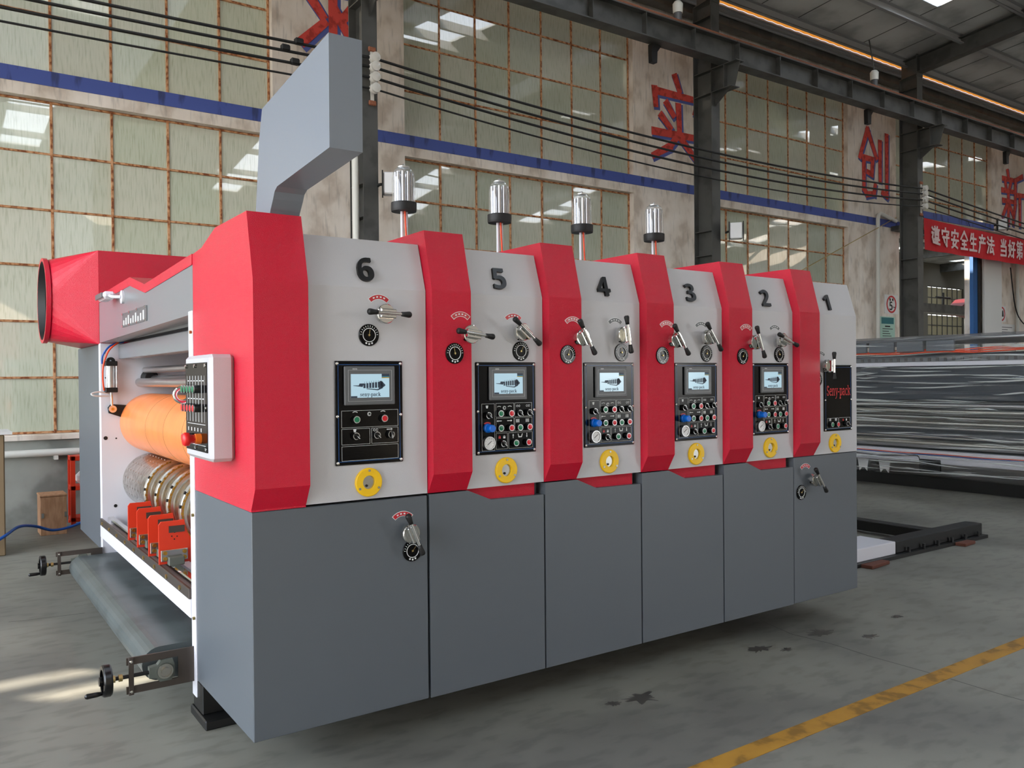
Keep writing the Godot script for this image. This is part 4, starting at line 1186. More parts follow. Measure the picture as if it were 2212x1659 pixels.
func panel_print_unit(unit: Node) -> void:
	var p := panel_plate(unit, 0.246, 1.224, 0.583, 1.647)
	touch_screen(p, 0.314, 1.472, 0.524, 1.626, 0.006)
	var z := 0.006
	for r in [[0.277, 1.242, 0.347, 1.457], [0.354, 1.393, 0.455, 1.458], [0.460, 1.393, 0.558, 1.458], [0.354, 1.325, 0.455, 1.389], [0.460, 1.325, 0.560, 1.389], [0.354, 1.246, 0.418, 1.320], [0.424, 1.246, 0.561, 1.320]]:
		outline(p, "printed_frame", r[0], r[1], r[2], r[3], z, M.white_line)
	selector(p, 0.306, 1.404, z, 135); printed(p, 0.306, 1.442, z, "cup", M.white_line)
	push_button(p, 0.372, 1.411, z, M.green_button); push_button(p, 0.431, 1.410, z, M.red_button)
	printed(p, 0.372, 1.428, z, "arc", M.white_line); printed(p, 0.432, 1.428, z, "arc", M.white_line); printed(p, 0.402, 1.436, z, "ring", M.white_line)
	selector(p, 0.480, 1.410, z, 135); selector(p, 0.536, 1.411, z, 135); printed(p, 0.480, 1.443, z, "rolls", M.white_line); printed(p, 0.536, 1.443, z, "rolls", M.white_line)
	printed(p, 0.308, 1.338, z, "swoosh", M.red_print)
	var b := mb(); b.t = facing(0.306, 1.346, z); b.lathe([Vector2(0, 0), Vector2(0.021, 0), Vector2(0.021, 0.012), Vector2(0.017, 0.016), Vector2(0.017, 0.045), Vector2(0.015, 0.048), Vector2(0, 0.048)], 20); part(p, "regulator_knob", b, M.blue_knob)
	push_button(p, 0.372, 1.344, z, M.green_button); push_button(p, 0.431, 1.343, z, M.red_button); printed(p, 0.372, 1.376, z, "left", M.white_line); printed(p, 0.431, 1.376, z, "right", M.white_line)
	push_button(p, 0.480, 1.343, z, M.green_button); push_button(p, 0.535, 1.344, z, M.red_button); printed(p, 0.478, 1.373, z, "sheets", M.white_line); printed(p, 0.533, 1.373, z, "sheets", M.white_line)
	var g := mb(); g.t = facing(0.308, 1.278, z); g.lathe([Vector2(0.026, 0), Vector2(0.0305, 0), Vector2(0.0305, 0.020), Vector2(0.026, 0.020), Vector2(0.026, 0.014), Vector2(0, 0.014)], 28)
	var f := mb(); f.t = facing(0.308, 1.278, z); f.lathe([Vector2(0.0258, 0.0142), Vector2(0, 0.0142)], 28); f.face([Vector3(-0.001, 0.015, -0.01)], Vector3.UP) if false else null
	var nd := mb(); nd.rod(Vector3(0.298, 1.271, z + 0.0155), Vector3(0.320, 1.287, z + 0.0155), 0.0012, 6)
	for i in 9:
		var a := deg_to_rad(-40.0 + i * 32.5)
		nd.rod(Vector3(0.308 + cos(a) * 0.019, 1.278 + sin(a) * 0.019, z + 0.0143), Vector3(0.308 + cos(a) * 0.023, 1.278 + sin(a) * 0.023, z + 0.0143), 0.0007, 4)
	parts(p, "pressure_gauge", [[g, M.aluminium], [f, M.gauge_white], [nd, M.ink]])
	selector(p, 0.386, 1.272, z, 135); printed(p, 0.374, 1.303, z, "lock", M.red_print); printed(p, 0.400, 1.303, z, "lock", M.white_line)
	push_button(p, 0.456, 1.272, z, M.green_button); push_button(p, 0.528, 1.272, z, M.red_button)
	printed(p, 0.450, 1.303, z, "up", M.white_line); printed(p, 0.490, 1.305, z, "tray", M.white_line); printed(p, 0.528, 1.305, z, "down", M.white_line)

func ring_guard(unit: Node, x: float, y: float) -> void:
	var b := mb(); b.t = facing(x, y, 0)
	b.lathe([Vector2(0.0285, 0.0), Vector2(0.0285, 0.012), Vector2(0.0565, 0.012), Vector2(0.060, 0.009), Vector2(0.060, 0.0)], 40)
	var p := part(unit, "yellow_ring", b, M.yellow_plastic)
	for a in [90.0, 210.0, 330.0]:
		b = mb(); b.t = facing(x + 0.049 * cos(deg_to_rad(a)), y + 0.049 * sin(deg_to_rad(a)), 0.012)
		b.lathe([Vector2(0, 0), Vector2(0.0055, 0), Vector2(0.005, 0.003), Vector2(0.0025, 0.003), Vector2(0.0025, 0.001), Vector2(0, 0.001)], 10); part(p, "screw", b, M.steel)
	b = mb(); b.t = facing(x, y, 0.0); b.lathe([Vector2(0.0284, 0.002), Vector2(0.0, 0.002)], 28); part(p, "shaft_end", b, M.steel)
	b = mb(); b.t = facing(x - 0.008, y - 0.014, 0.002); b.lathe([Vector2(0, 0), Vector2(0.006, 0), Vector2(0.005, 0.004), Vector2(0, 0.004)], 8); part(p, "set_screw", b, M.soft_black)

func pillar(unit: Node, w: float) -> void:
	var b := mb()
	b.prism([Vector2(0.0, 1.075), Vector2(0.05, 1.16), Vector2(0.05, 1.957), Vector2(-0.018, 2.222), Vector2(-0.42, 2.222), Vector2(-0.62, 2.17), Vector2(-0.62, 1.075)], 0.0, w, "x")
	part(unit, "red_pillar", b, M.red_paint)

func numeral(unit: Node, s: String, x: float) -> void:
	var tilt := Basis(Vector3.RIGHT, -atan2(0.065, 0.21))
	var o := words(unit, "numeral", s, ["Droid Sans"], true, 0.101, 0.016, M.black_plastic, Transform3D(tilt, Vector3(x, 2.028, -0.0226) + tilt * Vector3(0, 0, 0.006)), 1.08)
	o.set_meta("label", "raised black number " + s)

func glass_cylinder(unit: Node, x: float) -> void:
	var z := -0.95
	var b := mb(); b.t.origin = Vector3(x, 2.50, z)
	b.lathe([Vector2(0, 0), Vector2(0.069, 0.0), Vector2(0.071, 0.012), Vector2(0.071, 0.048), Vector2(0.066, 0.05), Vector2(0, 0.05)], 32)
	var p := part(unit, "glass_cylinder", b, M.soft_black)
	b = mb(); b.t.origin = Vector3(x, 2.55, z)
	b.lathe([Vector2(0.064, 0.0), Vector2(0.063, 0.13), Vector2(0.058, 0.165), Vector2(0.045, 0.187), Vector2(0.0, 0.195)], 32, true); part(p, "glass_dome", b, M.clear_glass)
	for k in 9:
		var a := TAU * k / 9.0
		b = mb(); b.rod(Vector3(x + 0.042 * cos(a), 2.55, z + 0.042 * sin(a)), Vector3(x + 0.042 * cos(a), 2.715, z + 0.042 * sin(a)), 0.012, 10); part(p, "inner_tube", b, M.reflector)
	b = mb(); b.t.origin = Vector3(x, 2.742, z); b.lathe([Vector2(0, 0), Vector2(0.034, 0), Vector2(0.034, 0.006), Vector2(0.012, 0.010), Vector2(0.006, 0.022), Vector2(0, 0.022)], 20); part(p, "cap", b, M.aluminium)
	b = mb(); b.rod(Vector3(x - 0.012, 1.95, z), Vector3(x - 0.012, 2.50, z), 0.009, 10); part(p, "post", b, M.white_paint)
	b = mb(); b.rod(Vector3(x + 0.018, 1.95, z), Vector3(x + 0.018, 2.50, z), 0.006, 8); part(p, "post", b, M.white_paint)
	b = mb(); b.tube(soft([Vector3(x - 0.002, 2.50, z + 0.016), Vector3(x + 0.0, 2.42, z + 0.018), Vector3(x + 0.008, 2.28, z + 0.018), Vector3(x + 0.02, 2.1, z + 0.018), Vector3(x + 0.02, 1.95, z + 0.018)]), 0.0055, 8); part(p, "orange_hose", b, M.hose_orange)

const LEVERS := {5: [[0.172, 1.767, 0.05, -7.2], [0.484, 1.787, 0.0, -38.6]], 4: [[0.168, 1.765, 0.05, -59.4], [0.481, 1.787, 0.0, -80.3]], 3: [[0.172, 1.764, 0.05, -55.3], [0.478, 1.788, 0.0, -52.2]], 2: [[0.172, 1.763, 0.05, -68.4], [0.484, 1.783, 0.0, -20.5]]}

func white_panel(unit: Node, x0: float, x1: float) -> void:
	var b := mb()
	b.prism([Vector2(0, 1.076), Vector2(0, 1.955), Vector2(-0.065, 2.165), Vector2(-0.40, 2.165), Vector2(-0.40, 1.076)], x0, x1, "x")
	part(unit, "front_panel", b, M.light_grey_paint)

func frame_inside(unit: Node, w: float) -> void:
	boxpart(unit, "side_frame", Vector3(0.0, 0.1, -0.89), Vector3(w - 0.012, 1.90, -0.825), M.white_paint, 0.004)
	boxpart(unit, "side_frame", Vector3(0.0, 0.1, -3.50), Vector3(w - 0.012, 1.85, -3.435), M.white_paint, 0.004)
	boxpart(unit, "far_cover", Vector3(0.0, 0.35, -4.52), Vector3(w - 0.006, 1.845, -3.50), M.dark_grey_paint, 0.006)
	boxpart(unit, "top_cover", Vector3(0.01, 1.88, -3.4), Vector3(w - 0.012, 1.95, -0.84), M.hood_grey_paint)
	for z in [-0.86, -3.47]:
		boxpart(unit, "foot", Vector3(0.04, 0.0, z - 0.06), Vector3(w - 0.1, 0.1, z + 0.06), M.black_paint)

func build_units() -> void:
	var look := {5: "printing unit 5 with nearly level left lever, right after unit 6", 4: "printing unit 4, red pillar and black number 4, between 5 and 3", 3: "printing unit 3, red pillar and black number 3", 2: "printing unit 2, red pillar and black number 2, next to unit 1"}
	for n in [5, 4, 3, 2]:
		var w: float = UW[n]
		var t := thing("printing_unit", look[n], "printing unit", Vector3(UX[n], 0, 0), "red and grey printing units")
		pillar(t, 0.198)
		white_panel(t, 0.198, w - 0.003)
		frame_inside(t, w)
		# lower cabinet with the stepped recess at its top
		var b := mb()
		b.prism([Vector2(0.006, 0.18), Vector2(w - 0.004, 0.18), Vector2(w - 0.004, 1.015), Vector2(0.328, 1.018), Vector2(0.204, 1.069), Vector2(0.006, 1.069)], -0.80, 0.0, "z")
		part(t, "lower_cabinet", b, M.dark_grey_paint)
		boxpart(t, "recess_plate", Vector3(0.19, 0.98, -0.06), Vector3(0.592, 1.076, -0.025), M.red_paint)
		boxpart(t, "recess_back", Vector3(0.595, 0.98, -0.10), Vector3(w - 0.004, 1.076, -0.06), M.dark_grey_paint)
		numeral(t, str(n), 0.392)
		for k in 2:
			var l: Array = LEVERS[n][k]
			lever(t, l[0], l[1], l[2], l[3])
			arc_sticker(t, [0.143, 0.460][k], [1.866, 1.874][k], [0.0505, 0.0005][k], [M.sticker_red, M.sticker_red if n == 5 else M.screen_frame][k])
			dial(t, [0.110, 0.500][k], [1.684, 1.699][k], l[2], [70.0, 100.0, 60.0, 120.0][(n + k) % 4])
		panel_print_unit(t)
		ring_guard(t, 0.410, 1.147)
		glass_cylinder(t, 1.163 + 0.6385 * (5 - n) - UX[n])
	# unit 1: feed end
	var t := thing("feeding_unit", "last unit with black number 1 and red lettering on its panel", "feeding unit", Vector3(UX[1], 0, 0))
	var w: float = UW[1]
	pillar(t, 0.198)
	white_panel(t, 0.198, w)
	frame_inside(t, w)
	boxpart(t, "lower_cabinet", Vector3(0.004, 0.18, -0.80), Vector3(w, 1.072, 0.0), M.dark_grey_paint, 0.003)
	numeral(t, "1", 0.372)
	lever(t, 0.300, 1.63, 0.0, -90.6, 0.172)
	arc_sticker(t, 0.272, 1.722, 0.0005, M.screen_frame)
	dial(t, 0.238, 1.545, 0.0, 60.0)
	var p := panel_plate(t, 0.302, 1.217, 0.598, 1.637)
	words(p, "panel_text", "Seny-pack", ["Droid Serif"], false, 0.062, 0.0008, M.red_print, Transform3D(Basis(), Vector3(0.452, 1.472, 0.0066)), 0.60)
	outline(p, "printed_frame", 0.335, 1.235, 0.448, 1.300, 0.006, M.white_line); outline(p, "printed_frame", 0.455, 1.235, 0.575, 1.300, 0.006, M.white_line)
	push_button(p, 0.364, 1.260, 0.006, M.green_button); push_button(p, 0.424, 1.260, 0.006, M.red_button); selector(p, 0.528, 1.260, 0.006, 150)
	printed(p, 0.364, 1.289, 0.006, "sheets", M.white_line); printed(p, 0.424, 1.289, 0.006, "sheets", M.white_line); printed(p, 0.500, 1.287, 0.006, "lock", M.red_print); printed(p, 0.535, 1.287, 0.006, "lock", M.white_line)
	ring_guard(t, 0.415, 1.140)
	lever(t, 0.160, 0.930, 0.0, -53.4)
	arc_sticker(t, 0.113, 1.028, 0.0005, M.sticker_red)
	dial(t, 0.070, 0.855, 0.0, 40.0)

# unit 6: die-cutting end with rollers, seen from its open side
func build_die_cutter() -> void:
	var t := thing("die_cutting_unit", "die-cutting unit with black number 6 and orange roller at the left end", "die cutter")
	var w: float = UW[6]
	var b := mb()
	b.prism([Vector2(0.0, 1.075), Vector2(0.05, 1.16), Vector2(0.05, 1.957), Vector2(-0.018, 2.226), Vector2(-0.45, 2.226), Vector2(-0.67, 2.17), Vector2(-0.826, 2.16), Vector2(-0.826, 1.068), Vector2(0.0, 1.068)], 0.0, 0.218, "x")
	part(t, "red_pillar", b, M.red_paint)
	white_panel(t, 0.218, w - 0.004)
	boxpart(t, "lower_cabinet", Vector3(0.0, 0.18, -0.825), Vector3(w - 0.005, 1.066, 0.0), M.dark_grey_paint, 0.003)
	numeral(t, "6", 0.490)
	lever(t, 0.556, 1.846, 0.0, -2.1, 0.196)
	arc_sticker(t, 0.545, 1.928, 0.0005, M.sticker_red)
	dial(t, 0.497, 1.758, 0.0, 80.0)
	var p := panel_plate(t, 0.342, 1.222, 0.650, 1.650)
	touch_screen(p, 0.380, 1.468, 0.608, 1.628, 0.006)
	for r in [[0.370, 1.376, 0.626, 1.446], [0.370, 1.306, 0.496, 1.371], [0.503, 1.306, 0.626, 1.371], [0.370, 1.240, 0.626, 1.300]]:
		outline(p, "printed_frame", r[0], r[1], r[2], r[3], 0.006, M.white_line)
	push_button(p, 0.430, 1.409, 0.006, M.green_button); push_button(p, 0.556, 1.410, 0.006, M.red_button)
	printed(p, 0.430, 1.425, 0.006, "arc", M.white_line); printed(p, 0.556, 1.425, 0.006, "arc", M.white_line); printed(p, 0.494, 1.430, 0.006, "ring", M.white_line)
	selector(p, 0.428, 1.341, 0.006, 135); selector(p, 0.522, 1.341, 0.006, 135); selector(p, 0.587, 1.341, 0.006, 90)
	printed(p, 0.428, 1.362, 0.006, "cup", M.white_line); printed(p, 0.522, 1.362, 0.006, "rolls", M.white_line); printed(p, 0.587, 1.363, 0.006, "right", M.white_line)
	ring_guard(t, 0.488, 1.146)
	lever(t, 0.664, 0.918, 0.0, -68.2)
	arc_sticker(t, 0.646, 1.008, 0.0005, M.sticker_red)
	dial(t, 0.690, 0.835, 0.0, 50.0)
	# frames, far cover, foot
	boxpart(t, "side_frame", Vector3(-0.006, 0.10, -0.895), Vector3(0.72, 1.90, -0.826), M.white_paint, 0.003)
	b = mb(); b.box(Vector3(0.0, 0.12, -3.50), Vector3(0.74, 1.85, -3.435), 0.003); part(t, "side_frame", b, M.white_paint)
	boxpart(t, "far_cover", Vector3(0.0, 0.35, -4.52), Vector3(0.76, 1.845, -3.50), M.dark_grey_paint, 0.006)
	boxpart(t, "foot", Vector3(-0.01, 0.0, -0.92), Vector3(0.42, 0.045, -0.66), M.black_paint, 0.006)
	boxpart(t, "foot_post", Vector3(0.0, 0.045, -0.90), Vector3(0.38, 0.18, -0.74), M.black_paint, 0.004)
	boxpart(t, "foot", Vector3(0.02, 0.0, -3.6), Vector3(0.4, 0.12, -3.4), M.black_paint, 0.006)
	# dark interior behind the rollers
	boxpart(t, "inner_wall", Vector3(0.70, 0.2, -3.43), Vector3(0.72, 1.95, -0.9), M.white_paint)
	boxpart(t, "roof_sheet", Vector3(0.12, 1.86, -3.43), Vector3(0.75, 1.90, -0.9), M.hood_grey_paint)
	# hood panel and red trim with the zigzag edge
	b = mb(); b.prism([Vector2(-0.828, 1.885), Vector2(-0.828, 2.112), Vector2(-1.862, 2.073), Vector2(-2.30, 2.155), Vector2(-3.44, 2.140), Vector2(-3.44, 1.853)], 0.0, 0.12, "x"); part(t, "hood_panel", b, M.hood_grey_paint)
	b = mb(); b.prism([Vector2(-0.826, 2.112), Vector2(-0.826, 2.162), Vector2(-1.868, 2.123), Vector2(-2.29, 2.206), Vector2(-3.44, 2.190), Vector2(-3.44, 2.140), Vector2(-2.30, 2.155), Vector2(-1.862, 2.073)], -0.004, 0.30, "x"); part(t, "red_trim", b, M.red_paint)
	boxpart(t, "cross_bar", Vector3(0.122, 1.735, -3.43), Vector3(0.22, 1.842, -0.9), M.hood_grey_paint, 0.004)
	var lm := boxpart(t, "warning_plate", Vector3(-0.004, 1.915, -2.54), Vector3(0.0, 2.0, -1.82), M.screen_frame)
	for k in 9:
		boxpart(lm, "plate_mark", Vector3(-0.006, 1.925, -2.50 + k * 0.073), Vector3(-0.004, 1.955 + 0.012 * (k % 3), -2.47 + k * 0.073), M.white_line)
	for z in [-2.52, -2.3, -2.07, -1.84]:
		for y in [1.92, 1.995]:
			b = mb(); b.rod(Vector3(-0.004, y, z), Vector3(-0.010, y, z), 0.008, 8); part(lm, "rivet", b, M.chrome)
	# small lamp on the hood
	b = mb(); b.rod(Vector3(0.0, 2.105, -2.52), Vector3(-0.014, 2.105, -2.52), 0.042, 16)
	var hl := part(t, "hood_lamp", b, M.white_paint)
	b = mb(); b.tube(soft([Vector3(-0.014, 2.105, -2.52), Vector3(-0.05, 2.11, -2.58), Vector3(-0.06, 2.125, -2.66)]), 0.010, 8); part(hl, "lamp_arm", b, M.white_paint)
	b = mb(); b.box(Vector3(-0.10, 2.10, -2.90), Vector3(-0.02, 2.15, -2.64), 0.018); part(hl, "lamp_head", b, M.white_paint)
	b = mb(); b.box(Vector3(-0.108, 2.106, -2.885), Vector3(-0.098, 2.142, -2.655), 0.004); part(hl, "lamp_lens", b, M.screen_frame)
	# rollers between the frames
	b = mb(); b.spin(Vector3(0.336, 1.27, -3.434), Vector3(0.336, 1.27, -0.897), [Vector2(0, 0), Vector2(0.205, 0), Vector2(0.213, 0.012), Vector2(0.213, 2.525), Vector2(0.205, 2.537), Vector2(0, 2.537)], 64)
	var an := part(t, "anvil_roller", b, M.orange_urethane, "smooth orange rubber covered roller")
	for z in [-2.55, -2.05, -1.6, -1.25]:
		b = mb(); b.spin(Vector3(0.336, 1.27, z), Vector3(0.336, 1.27, z + 0.006), [Vector2(0.212, 0), Vector2(0.2138, 0), Vector2(0.2138, 0.004), Vector2(0.212, 0.004)], 64); part(an, "joint_line", b, M.carton)
	b = mb(); b.spin(Vector3(0.335, 0.845, -3.434), Vector3(0.335, 0.845, -0.897), [Vector2(0, 0), Vector2(0.19, 0), Vector2(0.196, 0.008), Vector2(0.196, 2.53), Vector2(0.19, 2.537), Vector2(0, 2.537)], 64)
	var dr := part(t, "die_roller", b, M.roller_steel, "bare steel roller with drilled holes")
	for k in 4:
		var z := -2.62 + 0.31 * k
		b = mb(); b.spin(Vector3(0.335, 0.845, z), Vector3(0.335, 0.845, z + 0.12), [Vector2(0.195, 0), Vector2(0.212, 0), Vector2(0.214, 0.012), Vector2(0.206, 0.016), Vector2(0.206, 0.06), Vector2(0.213, 0.064), Vector2(0.213, 0.116), Vector2(0.195, 0.12)], 56); part(dr, "slotting_head", b, M.steel)
		b = mb()
		for i in 26:
			var a0 := deg_to_rad(110.0 + i * 4.6)
			var q := Vector3(cos(a0), sin(a0), 0)
			b.t = Transform3D(Basis(q, Vector3(-q.y, q.x, 0), Vector3.BACK), Vector3(0.335, 0.845, z + 0.118))
			b.box(Vector3(0.212, -0.0078, -0.004), Vector3(0.220 + 0.005 * (i % 2), 0.0078, 0.004))
		part(dr, "saw_knife", b, M.brass)
		for e in [0.03, 0.1]:
			b = mb()
			b.t = Transform3D()
			for i in 3:
				var a := deg_to_rad(150.0 + 22.0 * i)
				b.rod(Vector3(0.335 + cos(a) * 0.205, 0.845 + sin(a) * 0.205, z + e), Vector3(0.335 + cos(a) * 0.2165, 0.845 + sin(a) * 0.2165, z + e), 0.009, 8)
			part(dr, "bolt_row", b, M.soft_black)
	b = mb()
	for k in 9:
		for i in 7:
			var a := deg_to_rad(100.0 + 17.0 * i)
			var z := -3.36 + 0.09 * k
			b.rod(Vector3(0.335 + cos(a) * 0.194, 0.845 + sin(a) * 0.194, z), Vector3(0.335 + cos(a) * 0.1975, 0.845 + sin(a) * 0.1975, z), 0.006, 6)
	var sp := part(dr, "threaded_insert", b, M.chrome); sp.set_meta("kind", "stuff")
	for q in [[0.262, 1.565, 0.030], [0.36, 1.585, 0.030], [0.30, 1.655, 0.022]]:
		b = mb(); b.rod(Vector3(q[0], q[1], -3.434), Vector3(q[0], q[1], -0.897), q[2], 24); part(t, "guide_roller", b, M.aluminium)
	b = mb(); b.spin(Vector3(0.33, 1.60, -3.434), Vector3(0.33, 1.60, -3.40), [Vector2(0, 0), Vector2(0.06, 0), Vector2(0.06, 0.02), Vector2(0.035, 0.034), Vector2(0, 0.034)], 24); part(t, "bearing_cap", b, M.soft_black)
	# beam with linear guide carrying the guards
	boxpart(t, "guide_beam", Vector3(-0.012, 0.455, -3.434), Vector3(0.12, 0.545, -0.897), M.white_paint, 0.003)
	boxpart(t, "beam_strip", Vector3(-0.018, 0.545, -3.40), Vector3(-0.004, 0.595, -0.897), M.bracket_steel, 0.002)
	boxpart(t, "linear_rail", Vector3(0.03, 0.545, -3.40), Vector3(0.075, 0.600, -0.897), M.chrome, 0.006)
	boxpart(t, "linear_rail", Vector3(0.16, 0.48, -3.40), Vector3(0.23, 0.54, -0.897), M.white_paint, 0.006)
	for k in 9:
		b = mb(); b.rod(Vector3(-0.018, 0.57, -3.3 + k * 0.28), Vector3(-0.026, 0.57, -3.3 + k * 0.28), 0.011, 10); part(t, "strip_bolt", b, M.zinc)
	for k in 4:
		var z: float = [-2.35, -2.08, -1.77, -1.51][k]
		b = mb()
		var pts := [Vector2(-0.02, 0.60), Vector2(-0.02, 0.81), Vector2(-0.008, 0.826), Vector2(0.075, 0.826)]
		for i in 9:
			var a := deg_to_rad(184.0 + i * 9.5)
			pts.append(Vector2(0.335 + 0.226 * cos(a), 0.845 + 0.226 * sin(a)))
		pts.append_array([Vector2(0.38, 0.60), Vector2(0.38, 0.52), Vector2(0.20, 0.52), Vector2(0.20, 0.60)])
		b.prism(pts, z - 0.006, z + 0.006, "z")
		var g := part(t, "orange_guard", b, M.guard_orange)
		b = mb(); b.box(Vector3(-0.012, 0.615, z + 0.006), Vector3(0.125, 0.675, z + 0.016), 0.002); part(g, "clamp_plate", b, M.steel)
		for q in [[0.008, 0.63], [0.008, 0.66], [0.107, 0.63], [0.107, 0.66]]:
			b = mb(); b.t = facing(q[0], q[1], z + 0.016); b.lathe([Vector2(0, 0), Vector2(0.0105, 0), Vector2(0.0105, 0.008), Vector2(0.005, 0.008), Vector2(0.005, 0.004), Vector2(0, 0.004)], 10); part(g, "bolt", b, M.brass)
		boxpart(g, "slide_block", Vector3(0.02, 0.595, z - 0.05), Vector3(0.10, 0.64, z + 0.05), M.cast_iron, 0.004)
		boxpart(g, "grey_tab", Vector3(0.03, 0.765, z + 0.006), Vector3(0.11, 0.80, z + 0.012), M.bracket_steel)
		b = mb()
		for q in [[0.045, 0.745], [0.060, 0.765], [0.072, 0.742], [0.058, 0.728]]:
			b.t = facing(q[0], q[1], z + 0.006); b.lathe([Vector2(0.004, 0), Vector2(0.004, 0.0006), Vector2(0, 0.0006)], 8)
		part(g, "holes", b, M.soft_black)
	# pneumatic cylinder on the far frame
	b = mb(); b.rod(Vector3(0.062, 1.53, -3.39), Vector3(0.062, 1.685, -3.39), 0.032, 24)
	var pc := part(t, "air_cylinder", b, M.aluminium)
	boxpart(pc, "end_block", Vector3(0.022, 1.495, -3.43), Vector3(0.102, 1.53, -3.35), M.soft_black, 0.004)
	boxpart(pc, "end_block", Vector3(0.022, 1.685, -3.43), Vector3(0.102, 1.72, -3.35), M.soft_black, 0.004)
	b = mb(); b.prism(sector(0.0, 0.026, 0, 180, 8), -3.41, -3.37); b.t.origin = Vector3.ZERO
	var lug := mb(); lug.t.origin = Vector3(0.062, 1.72, 0); lug.prism(sector(0.010, 0.028, 0, 180, 8), -3.41, -3.37); part(pc, "lug", lug, M.soft_black)
	for e in [0.03, 0.094]:
		b = mb(); b.rod(Vector3(e, 1.53, -3.355), Vector3(e, 1.685, -3.355), 0.004, 8); part(pc, "tie_rod", b, M.chrome)
	b = mb(); b.rod(Vector3(0.068, 1.40, -3.39), Vector3(0.064, 1.495, -3.39), 0.009, 10); part(pc, "piston_rod", b, M.chrome)
	b = mb(); b.t = facing(0.072, 1.375, -3.40); b.lathe([Vector2(0.011, 0), Vector2(0.011, 0.02), Vector2(0.026, 0.02), Vector2(0.026, 0)], 16); part(pc, "rod_eye", b, M.chrome)
	b = mb(); b.t = facing(0.072, 1.375, -3.40); b.lathe([Vector2(0, 0.018), Vector2(0.011, 0.018), Vector2(0.011, 0.0)], 12); part(pc, "pin", b, M.brass)
	b = mb(); b.prism([Vector2(0.05, 1.345), Vector2(0.045, 1.385), Vector2(0.065, 1.41), Vector2(0.17, 1.40), Vector2(0.17, 1.30)], -3.434, -3.41); part(t, "pivot_arm", b, M.soft_black)
	b = mb(); b.tube(soft([Vector3(0.15, 1.86, -3.38), Vector3(0.06, 1.83, -3.38), Vector3(0.01, 1.76, -3.38), Vector3(0.004, 1.70, -3.38)]), 0.006, 8); part(t, "blue_hose", b, M.hose_blue)
	b = mb(); b.tube(soft([Vector3(0.12, 1.86, -3.37), Vector3(0.05, 1.80, -3.36), Vector3(0.012, 1.70, -3.36), Vector3(0.005, 1.60, -3.36), Vector3(0.016, 1.51, -3.38)]), 0.006, 8); part(t, "red_hose", b, M.hose_orange)
	b = mb(); b.tube(soft([Vector3(0.13, 1.74, -0.92), Vector3(0.10, 1.80, -0.93), Vector3(0.09, 1.86, -0.95)]), 0.008, 8); part(t, "blue_hose", b, M.hose_blue)
	boxpart(t, "hose_fitting", Vector3(0.11, 1.70, -0.96), Vector3(0.15, 1.735, -0.91), M.zinc, 0.004)
	for q in [[0.03, 1.165, 0.014], [0.09, 0.67, 0.012], [0.035, 1.60, 0.006], [0.03, 1.78, 0.006], [0.10, 1.16, 0.006]]:
		b = mb(); b.rod(Vector3(q[0], q[1], -3.436), Vector3(q[0], q[1], -3.433), q[2], 12); part(t, "frame_hole", b, M.soft_black)
	for y in [0.95, 0.47, 1.80]:
		b = mb(); b.rod(Vector3(-0.006, y, -0.835), Vector3(-0.016, y, -0.835), 0.008, 8); part(t, "edge_screw", b, M.zinc)
	b = mb(); b.tube(soft([Vector3(0.05, 1.485, -3.41), Vector3(-0.02, 1.50, -3.38), Vector3(-0.07, 1.487, -3.36), Vector3(-0.04, 1.472, -3.36), Vector3(0.05, 1.47, -3.40)]), 0.006, 6); part(t, "white_cord", b, M.gauge_white)
	# chrome loop beside the control box
	b = mb()
	var lp := []
	for i in 17:
		var a := deg_to_rad(40.0 + i * 17.5)
		lp.append(Vector3(-0.045 + 0.033 * cos(a), 1.510 + 0.033 * sin(a), -0.86))
	b.tube(lp, 0.010, 10); b.rod(Vector3(-0.02, 1.505, -0.86), Vector3(0.0, 1.50, -0.86), 0.012, 10); part(t, "chrome_loop", b, M.chrome)

